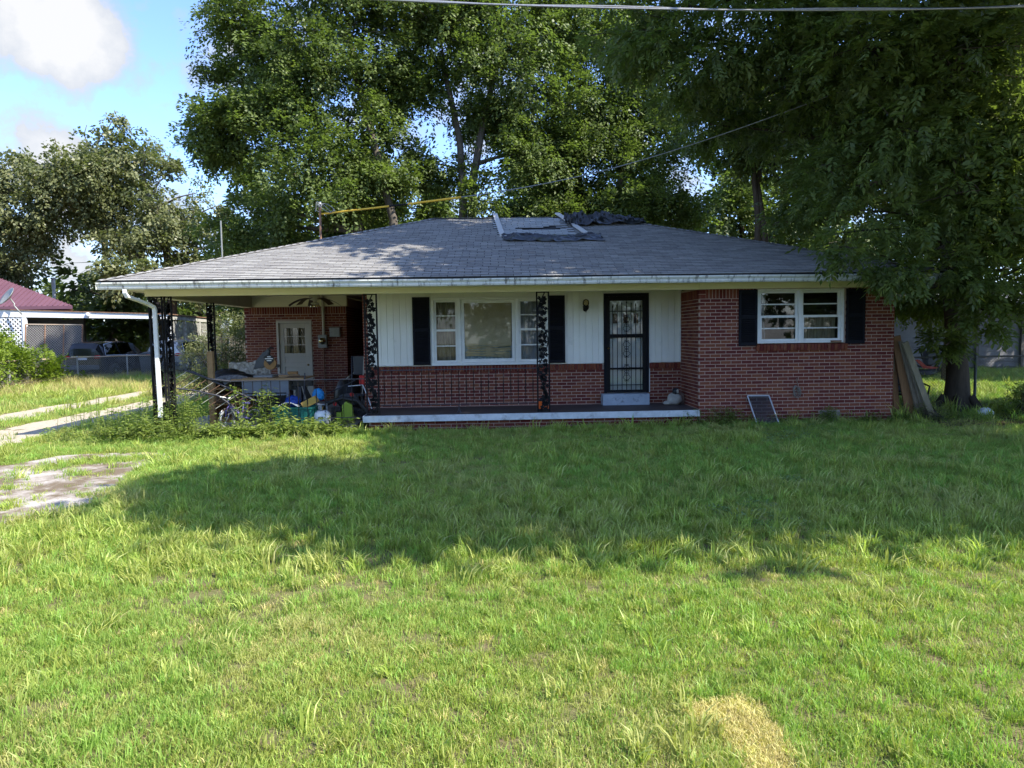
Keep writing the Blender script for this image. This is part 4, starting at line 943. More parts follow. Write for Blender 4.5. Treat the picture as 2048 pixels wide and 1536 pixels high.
# garden machines and tools by the passage
fc = empty('folding_chair', (-6.97,1.9,.1), 'tall black folding chair standing by the end of the porch wall', 'chair')
MB().box(-7.14,-6.86,1.98,2.02,1.0,1.42).build('backrest', 'grey_plastic', fc, bevel=.02)
for lx in (-7.17,-6.83): MB().tube([(lx,2.03,1.42),(lx,1.95,.8),(lx-.0,1.7,.1)], .018, 8).build('leg', 'iron_grey', fc, smooth=True); MB().tube([(lx,1.6,.60),(lx,2.2,.1)], .018, 8).build('leg', 'iron_grey', fc)
MB().box(-7.16,-6.84,1.55,1.95,.56,.60).build('seat', 'grey_plastic', fc, bevel=.015)
bl_ = empty('leaf_blower', (-7.05,.75,.1), 'black and lime green leaf blower with a long curved tube', 'leaf blower')
blob('engine', (-7.05,.75,.55), .18, .14, .14, 'grey_plastic', .12, 31, parent=bl_)
MB().tube([(-7.62,.6,.33),(-7.4,.55,.52),(-7.1,.5,.62),(-6.8,.5,.56),(-6.62,.5,.36),(-6.6,.5,.15)], .045, 10).build('tube', 'plastic_black', bl_, smooth=True)
MB().prism([(-.1,-.2),(.13,-.22),(.11,.1),(-.02,.18),(-.1,.1)], (-7.0,.42,.38), (1,0,0), (0,0,1), (0,.10,0)).build('shield', 'lime_plastic', bl_, bevel=.02)
MB().box(-7.22,-7.12,.46,.56,.12,.34).build('support', 'lime_plastic', bl_); MB().lathe([(.002,0),(.04,0),(.035,.04),(.002,.05)], (-6.93,.6,.68), 12, 'y').lathe([(.002,0),(.035,0),(.03,.03),(.002,.04)], (-7.25,.5,.5), 12, 'y').build('fuel_cap', 'red_plastic', bl_)
MB().box(-7.32,-7.13,.44,.54,.36,.43).build('handle_box', 'plastic_black', bl_, bevel=.01)
st_ = empty('string_trimmer', (-6.75,1.1,.1), 'string trimmer with a pale bent shaft leaning by the passage', 'trimmer')
MB().tube([(-7.05,.9,.83),(-6.75,.9,.85),(-6.62,.8,.55),(-6.5,.7,.2)], .013, 8).build('shaft', 'aluminium', st_, smooth=True); MB().box(-6.82,-6.72,.88,.96,.86,1.05).build('grip', 'red_plastic', st_, bevel=.01)
MB().tube([(-6.55,.72,.27),(-6.5,.69,.13)], .022, 8).build('cutter_head', 'aluminium', st_)
for k, (p0, p1, lb) in enumerate((((-7.9,1.3,.5),(-7.0,1.4,.92),'thin rake handle lying across the machines'),((-7.35,2.2,.9),(-6.9,2.2,1.25),'pale stick poking out of the dark passage'),((-6.93,1.6,.1),(-6.84,1.9,1.9),'pale upright pole in the dark passage beside the porch wall'),((-7.95,.7,.1),(-7.93,.9,1.12),'thin black hook-topped cane by the storage door'))):
    MB().tube([p0,p1], .012, 6).build('stick', 'pvc' if k in (1,2) else 'iron_grey', None, base=p0, label=lb, cat='stick')
mw = empty('push_mower', (-7.0,1.45,.1), 'dark push mower frame jumbled behind the leaf blower', 'mower')
MB().prism([(-.3,.08),(.3,.08),(.32,.2),(.1,.26),(-.2,.28),(-.3,.2)], (-7.1,1.2,.1), (1,0,0), (0,0,1), (0,.45,0)).build('deck', 'plastic_black', mw, bevel=.03)
blob('motor', (-7.1,1.45,.5), .17,.15,.14, 'grey_plastic', .1, 41, parent=mw)
for lx in (-7.36,-6.84): MB().lathe([(.002,-.03),(.1,-.03),(.11,0),(.1,.03),(.002,.03)], (lx,1.18,.21), 16, 'y').build('wheel', 'tyre', mw, smooth=False)
MB().tube([(-7.3,1.6,.35),(-7.25,2.2,1.0),(-6.95,2.2,1.0),(-6.9,1.6,.35)], .013, 8).build('handle', 'iron_grey', mw, smooth=True)
blob('clutter_box', (-7.55,3.6,.45), .35,.3,.42, 'plastic_black', .1, 51, label='dark covered heap low against the storage wall', cat='heap')
# ------------------------------------------------------------ ground
def gz(x, y):
    return .022*mnoise.noise(Vector((x*.55, y*.55, 1.0))) + .012*mnoise.noise(Vector((x*1.7, y*1.7, 4.0))) - .012
xs = np.concatenate([np.linspace(-260,-34,10), np.linspace(-30,-15,25), np.linspace(-14.6,9,100), np.linspace(10,26,18), np.linspace(34,260,10)])
ys = np.concatenate([np.linspace(-120,-20,8), np.linspace(-16,1,80), np.linspace(2,30,35), np.linspace(38,260,12)])
GV = [(x, y, gz(x,y) if abs(x) < 30 and -18 < y < 32 else -.01) for x in xs for y in ys]
ny = len(ys); GF = [(i*ny+j, (i+1)*ny+j, (i+1)*ny+j+1, i*ny+j+1) for i in range(len(xs)-1) for j in range(ny-1)]
mat('lawn_soil', (.09,.10,.035), (.17,.15,.075), scale=40, rough=1.0, bump=.8, bscale=60, spec=.05, c3=(.15,.115,.068), c3scale=3.2, c3lo=.50, c3hi=.66, world=True, detail=9)
q = MB(); q.add(GV, GF); q.build('ground', 'lawn_soil', None, smooth=True, kind='structure')
mat('gravel', (.52,.49,.45), (.34,.30,.26), scale=26, rough=.95, bump=1.0, bscale=90, spec=.1, c3=(.16,.125,.085), c3scale=1.5, c3lo=.40, c3hi=.56, world=True, detail=10)
mat('gravel_rut', (.46,.40,.31), (.35,.30,.225), scale=8, rough=.95, bump=.8, bscale=110, spec=.1, c3=(.24,.2,.13), c3scale=.8, c3lo=.6, c3hi=.8, world=True, detail=10)
def ribbon(name, cx, hw, y0, y1, seed):
    q = MB(); n = 120
    def e(y, s): return cx + s*hw + .16*mnoise.noise(Vector((y*.7, s*3+seed, 0))) + .08*mnoise.noise(Vector((y*2.3, s*5+seed, 3)))
    V = []; 
    for i in range(n+1):
        y = y0+(y1-y0)*i/n; a, b = e(y,-1), e(y,1)
        for k in range(5): x = a+(b-a)*k/4; V.append((x, y, gz(x,y)+.006))
    q.add(V, [(i*5+k, i*5+k+1, (i+1)*5+k+1, (i+1)*5+k) for i in range(n) for k in range(4)])
    q.build(name, 'gravel_rut', None, smooth=True, kind='structure')
    return e
mat('asphalt', (.05,.05,.052), (.07,.07,.07), scale=30, rough=.9, bump=.4, bscale=200)
MB().box(-120,120,-24,-17.5,-.08,.03).build('road', 'asphalt', None, kind='structure')
e1 = ribbon('driveway_rut', -13.65, .86, -14, 16, 1); e2 = ribbon('driveway_rut', -15.95, .60, -14, 16, 7)
PATCH = [(-13,-3.6),(-11.4,-3.0),(-11.2,-2.2),(-10.4,-1.9),(-9.7,-1.95),(-9.15,-2.5),(-9.3,-3.4),(-8.95,-4.4),(-8.75,-5.4),(-8.85,-6.2),(-9.3,-6.9),(-11,-7.4),(-13,-7.0)]
def inpoly(x, y, P):
    r = False; j = len(P)-1
    for i in range(len(P)):
        if (P[i][1] > y) != (P[j][1] > y) and x < (P[j][0]-P[i][0])*(y-P[i][1])/(P[j][1]-P[i][1])+P[i][0]: r = not r
        j = i
    return r
PB = []
for i in range(len(PATCH)):
    a, b = PATCH[i], PATCH[(i+1) % len(PATCH)]
    for k in range(8):
        f = k/8; x = a[0]+(b[0]-a[0])*f; y = a[1]+(b[1]-a[1])*f
        PB.append((x+.14*mnoise.noise(Vector((x*2,y*2,7))), y+.14*mnoise.noise(Vector((x*2,y*2,9)))))
pc = (sum(p[0] for p in PB)/len(PB), sum(p[1] for p in PB)/len(PB)); V = []; nr = 14
for r_i in range(nr+1):
    for (x, y) in PB: xx = pc[0]+(x-pc[0])*r_i/nr; yy = pc[1]+(y-pc[1])*r_i/nr; V.append((xx, yy, gz(xx,yy)+.006))
m_ = len(PB); q = MB(); q.add(V, [(r*m_+k, (r+1)*m_+k, (r+1)*m_+(k+1) % m_, r*m_+(k+1) % m_) for r in range(nr) for k in range(m_)]); q.build('gravel_patch', 'gravel', None, smooth=True, kind='structure')

# ------------------------------------------------------------ neighbours on the left
mat('roof_purple', (.15,.075,.10), (.125,.062,.085), scale=1.5, rough=.45, spec=.4)
mat('paint_white', (.74,.76,.78), (.66,.68,.70), scale=2, rough=.6, c3=(.4,.38,.33), c3scale=1.2, c3lo=.62, c3hi=.85)
mat('paint_dirty', (.5,.5,.46), (.32,.31,.27), scale=5, rough=.8, c3=(.12,.1,.08), c3scale=2.5, c3lo=.5, c3hi=.75)
nh = empty('metal_roof_house', (-37,35,0), 'neighbouring house with a purple ribbed metal roof at the far left', 'house')
e_ = [(-27.6,27.5,3.8),(-47,27.5,3.8),(-47,34.5,3.8),(-31.6,34.5,3.8),(-34.6,31.0,6.0),(-41,31.0,6.0)]
MB().add(e_+[(x,y,z-.18) for x,y,z in e_[:4]], [(1,0,4,5),(2,1,5),(3,2,5,4),(0,3,4),(6,7,8,9),(0,1,7,6),(1,2,8,7),(2,3,9,8),(3,0,6,9)]).build('roof', 'roof_purple', nh)
q = MB()
for i in range(64):
    x = -27.5-.3*i; 
    if x < -46.7: break
    dl = max(0, x+47); dr_ = max(0, (-27.6-x)*.5); L_ = min(dl, dr_, 3.5)
    q.bar((x,27.5,3.83),(x,27.5+L_,3.83+L_*.63),.04,.035,(0,-.63,1))
q.build('roof_rib', 'roof_purple', nh, kind='stuff')
MB().box(-46,-32,28.2,34,0,3.62).build('wall', 'paint_white', nh); MB().box(-35,-33.2,28.15,28.2,.9,2.4).build('window', 'room_dark', nh)
MB().lathe([(.12,5.4),(.12,6.0),(.16,6.02),(.16,6.1)], (-33.6,36,0), 10).tube([(-33.6,36,0),(-33.6,36,5.6)], .1, 8).build('vent_pipe', 'paint_white', nh)
nc = empty('lattice_carport', (-25,28,0), 'flat white neighbouring carport with lattice panels behind the left fence', 'carport')
MB().add([(-31,23.5,3.14),(-21.1,24.8,2.9),(-21.1,24.8,3.17),(-31,23.5,3.56),(-31.05,23.7,3.14),(-21.15,25.0,2.9),(-21.15,25.0,3.17),(-31.05,23.7,3.56)], [(0,1,2,3),(4,7,6,5),(0,4,5,1),(3,2,6,7),(1,5,6,2),(0,3,7,4)]).build('fascia', 'paint_white', nc)
MB().add([(-31,23.45,3.57),(-21.0,24.75,3.18),(-21.9,36.2,3.10),(-33,36,3.5),(-31,23.45,3.53),(-21.0,24.75,3.14),(-21.9,36.2,3.06),(-33,36,3.46)], [(0,1,2,3),(7,6,5,4),(0,4,5,1),(1,5,6,2),(2,6,7,3),(3,7,4,0)]).build('roof', 'rust', nc)
MB().add([(-21.1,25.02,2.88),(-21.95,36.1,2.8),(-21.95,36.1,3.05),(-21.1,25.02,3.13),(-21.2,25.02,2.88),(-22.05,36.1,2.8),(-22.05,36.1,3.05),(-21.2,25.02,3.13)], [(0,1,2,3),(4,7,6,5),(0,4,5,1),(3,2,6,7),(1,5,6,2),(0,3,7,4)]).build('side_fascia', 'paint_dirty', nc)
for f in (0,.22,.45,.72,1): 
    x, y = -21.17-.85*f, 25.0+11*f; MB().box(x-.07,x+.07,y-.07,y+.07,0,2.86-.06*f).build('post', 'paint_white' if f == 0 else 'paint_dirty', nc)
MB().bar((-21.17,25.1,1.75),(-22,36,1.75),.08,.08).build('rail', 'paint_dirty', nc)
def lattice_panel(p0, p1, z0, z1, mt_, parent, pitch=.16, w_=.045):
    p0, p1 = Vector(p0), Vector(p1); L_ = (p1-p0).length; d_ = (p1-p0)/L_; H = z1-z0; q = MB(); k = int((L_+H)/pitch)
    n_ = d_.cross(Vector((0,0,1)))
    for s in (0, 1):
        for i in range(k+1):
            t0 = i*pitch-H; a, za = t0, 0; b, zb = t0+H, H
            if a < 0: za -= a; a = 0
            if b > L_: zb -= (b-L_); b = L_
            if b-a < .05: continue
            aa, bb = (a, b) if s == 0 else (L_-a, L_-b)
            q.bar(p0+d_*aa+Vector((0,0,z0+za))+n_*.006*s, p0+d_*bb+Vector((0,0,z0+zb))+n_*.006*s, .008, w_, n_) if False else q.bar(p0+d_*aa+Vector((0,0,z0+za))+n_*.012*s, p0+d_*bb+Vector((0,0,z0+zb))+n_*.012*s, w_, .008, n_)
    return q.build('lattice', mt_, parent, kind='stuff')
for f0, f1, za, zb in ((.02,.21,1.8,2.8),(.23,.44,1.8,2.8),(.02,.21,.7,1.7),(.23,.44,.6,1.7),(.47,.58,1.8,2.8),(.86,.98,1.8,2.78)):
    lattice_panel((-21.16-.85*f0,25+11*f0,0), (-21.16-.85*f1,25+11*f1,0), za, zb, 'paint_dirty', nc, .17)
lattice_panel((-31,23.55,0), (-28.15,23.92,0), .5, 3.05, 'paint_white', nc, .22, .07)
MB().box(-28.13,-27.95,23.85,24.0,0,3.05).build('post', 'paint_white', nc)
MB().lathe([(.002,-.03),(.10,-.03),(.13,.02),(.10,.05),(.002,.06)], (-25.0,24.22,3.16), 14, 'y').build('lamp', 'paint_white', nc, smooth=True)
mat('inner_grey', (.10,.10,.105), (.06,.06,.065), rough=.8)
MB().box(-33,-28.4,30,30.2,0,3.1).build('back_wall', 'inner_grey', nc); MB().box(-30.0,-29.2,29.95,29.99,1.2,2.4).build('window', 'car_glass', nc)
sdh = empty('satellite_dish', (-27.9,23.6,3.2), 'grey satellite dish on a bent arm at the neighbouring carport corner', 'satellite dish')
ax_ = Vector((-.55,-.62,.55)).normalized(); s_ = ax_.cross(Vector((0,0,1))).normalized(); t_ = s_.cross(ax_); cc_ = Vector((-28.55,23.4,4.15))
rg = []
for k in range(7):
    rr_ = .55*k/6+.002; rg.append([cc_+s_*(rr_*1.1*math.cos(6.2832*j/22))+t_*(rr_*.92*math.sin(6.2832*j/22))+ax_*(.16*(rr_/.55)**2-.16) for j in range(22)])
MB().loft(rg, cap=False).build('dish', 'steel_grey', sdh, smooth=True, solid=.02)
MB().tube([cc_-ax_*.17, cc_-ax_*.28+Vector((.12,0,-.25)), (-28.25,23.5,3.65), (-27.85,23.45,3.2)], .035, 8).build('arm', 'steel_grey', sdh, smooth=True)
MB().tube([cc_-t_*.5-ax_*.05, cc_+ax_*.55-t_*.25], .02, 6).build('feed_arm', 'steel_grey', sdh); MB().obox(cc_+ax_*.58-t_*.22, ax_*.08, s_*.05, t_*.05).build('feed_horn', 'steel_grey', sdh)
# chain link
mat('galv', (.34,.34,.33), (.27,.27,.26), rough=.5, metal=.4, scale=9)
mat('galv_rust', (.36,.24,.14), (.44,.38,.3), rough=.7, scale=1.2)
mat('wire_dark', (.10,.10,.095), (.07,.07,.065), rough=.6, scale=9)
def chainlink(p0, p1, z0, z1, mt_, parent, pitch=.07, r=.0035, lean=Vector((0,0,0))):
    p0, p1 = Vector(p0), Vector(p1); L_ = (p1-p0).length; d_ = (p1-p0)/L_; H = z1-z0; n_ = d_.cross(Vector((0,0,1))); V = []; F = []
    k = int((L_+H)/pitch)
    for s in (0, 1):
        for i in range(k+1):
            t0 = i*pitch-H; a, za = t0, 0; b, zb = t0+H, H
            if a < 0: za -= a; a = 0
            if b > L_: zb -= (b-L_); b = L_
            if b-a < .02: continue
            aa, bb = (a, b) if s == 0 else (L_-a, L_-b)
            A, B = p0+d_*aa+Vector((0,0,z0+za))+lean*(za/H), p0+d_*bb+Vector((0,0,z0+zb))+lean*(zb/H); dd = (B-A).normalized(); sd_ = dd.cross(n_)
            n = len(V); V += [A+sd_*r, A-sd_*r*.5+n_*r*.8, A-sd_*r*.5-n_*r*.8, B+sd_*r, B-sd_*r*.5+n_*r*.8, B-sd_*r*.5-n_*r*.8]; F += [(n,n+1,n+4,n+3),(n+1,n+2,n+5,n+4),(n+2,n,n+3,n+5)]
    q = MB(); q.add(V, F, .5); return q.build('chain_link', mt_, parent, kind='stuff')
fl = empty('chain_link_fence', (-22,17,0), 'low galvanised chain-link fence with a rusty top rail beyond the driveway', 'fence')
FP = [(-22.3,9.5,0),(-22.2,13.6,0),(-22.15,18.0,0),(-21.0,20.0,0),(-17.3,21.8,0),(-13.5,23,0)]
for i in range(len(FP)-1): chainlink(FP[i], FP[i+1], .03, 1.06, 'galv', fl, .085, .0045)
MB().tube([Vector(p)+Vector((0,0,1.09)) for p in FP], .028, 8).build('top_rail', 'galv_rust', fl, smooth=True)
for p in FP: MB().tube([Vector(p), Vector(p)+Vector((0,0,1.12))], .034, 8).lathe([(.04,1.10),(.04,1.13),(.01,1.16)], p, 8).build('post', 'galv', fl)
gp_ = empty('gate_panel', (-25.6,21.6,0), 'dark chain-link gate panel with three bays leaning up outside the white carport', 'gate')
mat('slat_brown', (.09,.075,.065), (.06,.05,.045), rough=.8, scale=5)
A0, A1 = Vector((-26.85,21.75,0)), Vector((-24.25,22.0,0)); LN = Vector((.0,.35,0))
for f in (0,.34,.67,1): b_ = A0.lerp(A1, f); MB().tube([b_, b_+LN+Vector((0,0,2.66-.06*f))], .035, 8).build('frame_bar', 'rust', gp_)
MB().tube([A0+LN+Vector((0,0,2.66)), A1+LN+Vector((0,0,2.6))], .03, 8).build('frame_bar', 'galv_rust', gp_)
chainlink(A0, A1, .1, 2.6, 'galv', gp_, .12, .008, LN*.97)
MB().add([A0+Vector((0,.06,.1)), A1+Vector((0,.06,.1)), A1+LN+Vector((0,.06,2.55)), A0+LN+Vector((0,.06,2.55))], [(0,1,2,3)]).build('backing', 'slat_brown', gp_)
# vehicles
mat('car_black', (.010,.010,.012), rough=.15, spec=.6); mat('car_silver', (.42,.41,.39), (.40,.39,.37), rough=.3, metal=.5); mat('tail_red', (.4,.012,.015), rough=.2)
mat('plate', (.55,.56,.6), rough=.5)
def suv(name, loc, rz_, paint, label):
    o = empty(name, loc, label, 'car', rz=rz_, world=False)
    L_ = 4.6
    st = [ # y, half width low, belt width, roof half width, bottom, belt, roof z
        (-2.3,.80,.82,.62,.45,1.0,1.02),(-2.24,.90,.90,.66,.32,1.08,1.45),(-2.05,.94,.93,.68,.26,1.10,1.70),(-1.5,.95,.94,.70,.24,1.10,1.77),(-.3,.95,.94,.71,.24,1.08,1.78),(.5,.95,.94,.68,.24,1.05,1.70),
        (1.0,.95,.93,.70,.24,1.04,1.34),(1.35,.94,.92,.80,.24,1.02,1.08),(2.0,.92,.88,.78,.26,.94,.98),(2.25,.86,.80,.66,.34,.80,.84),(2.3,.7,.7,.6,.45,.70,.72)]
    rings = []
    for (y,a,b,c_,zb,zl,zt) in st: rings.append([(-a*.92,y,zb),(-a,y,zb+.15),(-a,y,zl*.7),(-b,y,zl),(-c_,y,zt-.05),(-c_*.7,y,zt),(c_*.7,y,zt),(c_,y,zt-.05),(b,y,zl),(a,y,zl*.7),(a,y,zb+.15),(a*.92,y,zb)])
    MB().loft(rings).build('body', paint, o, smooth=False, bevel=.04)
    MB().add([(-.66,-2.27,1.16),(.66,-2.27,1.16),(.58,-2.09,1.66),(-.58,-2.09,1.66)], [(0,1,2,3)]).build('rear_window', 'car_glass', o, solid=.02)
    for s in (-1, 1):
        MB().add([(s*.955,-1.95,1.14),(s*.955,-.95,1.13),(s*.74,-1.0,1.69),(s*.76,-1.78,1.62)], [(0,1,2,3)]).build('side_window', 'car_glass', o, solid=.015)
        MB().add([(s*.955,-.85,1.13),(s*.955,.05,1.11),(s*.75,.0,1.70),(s*.75,-.9,1.70)], [(0,1,2,3)]).build('side_window', 'car_glass', o, solid=.015)
        MB().tube([(s*.965,-1.98,1.12),(s*.965,-.95,1.11),(s*.965,.9,1.07)], .012, 5).tube([(s*.965,-1.98,1.12),(s*.79,-1.84,1.64),(s*.75,-1.2,1.73)], .012, 5).build('chrome_strip', 'chrome', o)
        MB().prism([(0,0),(.24,0),(.30,.10),(.20,.16),(0,.13)], (s*.62,-2.31,.98), (s,0,0), (0,0,1), (0,.14,0)).build('tail_light', 'tail_red', o, bevel=.01)
        MB().obox((s*.98,.75,1.12), (.09,0,0), (0,.05,0), (0,0,.07)).build('mirror', paint, o, bevel=.02)
        for wy in (-1.35, 1.42):
            wl = MB().lathe([(.20,-.10),(.33,-.11),(.365,-.07),(.365,.07),(.33,.11),(.20,.10)], (s*.90,wy,.365), 24, 'x').build('wheel', 'tyre', o, smooth=False)
            q = MB().lathe([(.21,.095),(.21,.115),(.06,.105),(.02,.125)], (s*.90,wy,.365), 20, 'x') if s > 0 else MB().lathe([(.21,-.095),(.21,-.115),(.06,-.105),(.02,-.125)], (s*.90,wy,.365), 20, 'x')
            q.build('rim', 'chrome', wl)
            MB().tube([(s*.962,wy+.43*math.cos(t),.365+.43*math.sin(t)) for t in np.linspace(0,3.14,12)], .03, 6).build('wheel_arch', paint, o)
    MB().box(-.85,.85,-2.36,-2.27,.46,.68).build('bumper', 'grey_plastic', o, bevel=.03); MB().box(-.26,.26,-2.335,-2.318,.92,1.04).build('number_plate', 'plate', o)
    MB().box(-.5,.5,-2.345,-2.32,1.075,1.105).build('chrome_strip', 'chrome', o)
    return o
suv('parked_car', (-22.75,22.3,0), R(-8), 'car_black', 'black car with red tail lights parked behind the chain-link fence')
suv('parked_car', (-20.35,24.9,0), R(-4), 'car_silver', 'silver car parked to the right of the black one')
bn = empty('wheelie_bin', (-20.75,21.6,0), 'dark wheeled rubbish bin with a humped lid beside the silver car', 'bin')
rg = [[(-20.75+sx*w_,21.6+sy*w_*1.1,z_) for sx, sy in ((-1,-1),(1,-1),(1,1),(-1,1))] for z_, w_ in ((.06,.24),(1.02,.31),(1.03,.34),(1.08,.34))]
MB().loft(rg).build('body', 'grey_plastic', bn, bevel=.02)
MB().grid(lambda u, v: (-21.1+.7*u, 21.24+.75*v, 1.085+.16*math.sin(3.14*(.15+.7*v))*math.sin(3.14*(.12+.76*u))), 10, 10).build('lid', 'grey_plastic', bn, smooth=True, solid=.03)
for sx in (-.3,.3): MB().lathe([(.002,-.03),(.12,-.03),(.12,.03),(.002,.03)], (-20.75+sx,21.95,.12), 14, 'x').build('wheel', 'tyre', bn)
# board fence far behind the cars
mat('fence_wood', (.17,.155,.135), (.11,.10,.085), scale=2, rough=.9, stretch=(6,6,1), rnd=.15)
bf = empty('board_fence', (-26,42,0), 'grey weathered board fence far behind the parked cars', 'fence')
for i in range(34): MB().box(-36+i*.62,-35.42+i*.62,42,42.03,0,1.95+random.uniform(-.04,.04)).build('board', 'fence_wood', bf)
MB().box(-36,-15,42.04,42.1,1.5,1.6).box(-36,-15,42.04,42.1,.4,.5).build('rail', 'fence_wood', bf)
# ------------------------------------------------------------ right-hand yard
fr2 = empty('chain_link_fence', (9,2.5,0), 'chain-link fence with green-grey posts across the right side yard', 'fence')
mat('post_green', (.10,.12,.11), (.07,.085,.08), rough=.6, scale=8)
RP = [(3.95,2.6,0),(7.35,2.5,0),(10.2,2.45,0),(13.2,2.4,0)]
for i in range(3): chainlink(RP[i], RP[i+1], .02, 1.13, 'wire_dark', fr2, .07, .003)
MB().tube([Vector(p)+Vector((0,0,1.16)) for p in RP], .022, 8).build('top_rail', 'wire_dark', fr2)
for p in RP: MB().tube([Vector(p)-Vector((0,0,.1)), Vector(p)+Vector((0,0,1.19))], .032, 8).build('post', 'post_green', fr2)
mat('shed_grey', (.19,.19,.195), (.13,.13,.135), scale=2, rough=.7, c3=(.09,.08,.07), c3scale=1.2, c3lo=.52, c3hi=.75)
shd = empty('grey_shed', (16,17,0), 'long grey board shed standing in shade behind the right yard', 'shed')
for i in range(12): MB().box(9.5,24,16.2+.004*(i % 2),16.3,.12+i*.22,.33+i*.22).build('wall_board', 'shed_grey', shd)
MB().box(9.5,24,16.31,21,0,2.8).build('wall', 'shed_grey', shd)
for x in (9.5,11.4,13.2,15.0,17,19): MB().box(x-.06,x+.06,16.08,16.19,0,2.72).build('post', 'fence_wood', shd)
MB().add([(9.0,15.4,2.72),(24.5,15.4,2.72),(24.5,21.5,3.5),(9.0,21.5,3.5),(9.0,15.4,2.78),(24.5,15.4,2.78),(24.5,21.5,3.56),(9.0,21.5,3.56)], [(0,3,2,1),(4,5,6,7),(0,1,5,4),(1,2,6,5),(2,3,7,6),(3,0,4,7)]).build('roof', 'shed_grey', shd)
MB().box(11.6,13.0,16.05,16.15,.2,2.2).build('door', 'inner_grey', shd)
mat('mower_red', (.34,.03,.015), (.28,.025,.012), rough=.35, scale=4)
rm = empty('riding_mower', (12.2,12.1,0), 'red and black riding lawn mower parked in front of the grey shed', 'riding mower', rz=R(-8), world=False)
rm.location = (12.15,12.4,0); rm.scale = (1.12,)*3
MB().loft([[(x,-w_,z0_),(x,w_,z0_),(x,w_,z1_),(x,w_*.7,z1_+.06),(x,-w_*.7,z1_+.06),(x,-w_,z1_)] for x,w_,z0_,z1_ in ((.18,.2,.42,.84),(.5,.25,.40,.82),(.78,.25,.40,.76))]).build('hood', 'grey_plastic', rm, bevel=.02)
MB().loft([[(x,-w_,z0_),(x,w_,z0_),(x,w_,z1_),(x,w_*.7,z1_+.06),(x,-w_*.7,z1_+.06),(x,-w_,z1_)] for x,w_,z0_,z1_ in ((.785,.255,.40,.76),(.90,.25,.42,.72),(1.0,.2,.46,.64))]).build('grille', 'mower_red', rm, bevel=.02)
MB().loft([[(x,-w_,z0_),(x,w_,z0_),(x,w_,z1_),(x,-w_,z1_)] for x,w_,z0_,z1_ in ((-.95,.34,.48,.62),(-.6,.42,.50,.66),(-.15,.40,.34,.40),(.2,.38,.32,.37),(.45,.2,.36,.5))]).build('chassis', 'plastic_black', rm, bevel=.02)
MB().prism([(-.05,.30),(.35,.30),(.42,.34),(.02,.40),(-.2,.60),(-.32,.60)], (0,-.44,0), (1,0,0), (0,0,1), (0,.03,0)).build('side_panel', 'mower_red', rm)
blob('seat', (-.45,0,.74), .22,.22,.09, 'plastic_black', .03, 61, parent=rm); MB().grid(lambda u, v: (-.66-.06*v,-.2+.4*u,.74+.28*v*(.8+.2*math.sin(3.14*u))), 6, 5).build('seat_back', 'plastic_black', rm, smooth=True, solid=.06)
MB().tube([(.1,0,.6),(.0,0,.98)], .02, 6).tube([Vector((-.01,0,.98))+Vector((.05*math.cos(a)*3,.17*math.sin(a),.05*math.cos(a))) for a in np.linspace(0,6.2832,16)], .014, 6).build('steering_wheel', 'plastic_black', rm)
for wx, wr_, ww in ((-.62,.27,.12),(.68,.19,.09)):
    for s in (-1, 1):
        wl = MB().lathe([(.5*wr_,-ww),(.9*wr_,-ww),(wr_,-ww*.6),(wr_,ww*.6),(.9*wr_,ww),(.5*wr_,ww)], (wx,s*.38,wr_), 20, 'y').build('wheel', 'tyre', rm); MB().lathe([(.5*wr_,-ww*.8),(.5*wr_,ww*.8)], (wx,s*.38,wr_), 14, 'y').build('rim', 'steel_grey', wl)
MB().lathe([(.5,.1),(.52,.2),(.4,.24),(.05,.26)], (.05,0,0), 20).build('mowing_deck', 'grey_plastic', rm)
# ------------------------------------------------------------ trees
mat('bark_grey', (.15,.13,.105), (.085,.072,.058), scale=5, rough=.95, bump=.9, bscale=14, spec=.1, stretch=(2,2,.5))
mat('bark_dark', (.10,.082,.062), (.055,.045,.035), scale=5, rough=.95, bump=.9, bscale=14, spec=.1, stretch=(2,2,.5))
leafmat('leaf_elm', (.068,.10,.030), (.175,.225,.066), .42, cyel=(.28,.30,.08))
leafmat('leaf_back', (.05,.072,.022), (.125,.155,.045), .40)
leafmat('leaf_olive', (.08,.10,.042), (.20,.21,.092), .36, rough=.4, cyel=(.30,.23,.12))
leafmat('leaf_pecan', (.085,.12,.036), (.18,.225,.065), .47, rough=.38, cyel=(.26,.28,.05))
leafmat('leaf_weed', (.10,.15,.032), (.25,.31,.075), .40)
leafmat('leaf_vine', (.10,.15,.02), (.21,.28,.03), .35)
def unit3(n): v = rng.normal(size=(n,3)); return v/np.linalg.norm(v, axis=1, keepdims=True)
def nrm(v): return v/np.maximum(np.linalg.norm(v, axis=1, keepdims=True), 1e-6)
def leafquads(P, A, S, L, W, Nn):
    """folded diamond leaves: base, two sides, tip"""
    L = L[:,None]; W = W[:,None]
    v = np.stack([P, P+A*L*.45+S*W*.5+Nn*W*.12, P+A*L, P+A*L*.45-S*W*.5+Nn*W*.12], 1)
    n = len(P); q = (np.arange(n)[:,None]*4+np.arange(4)[None]).astype(np.int32)
    return v.reshape(-1,3), q
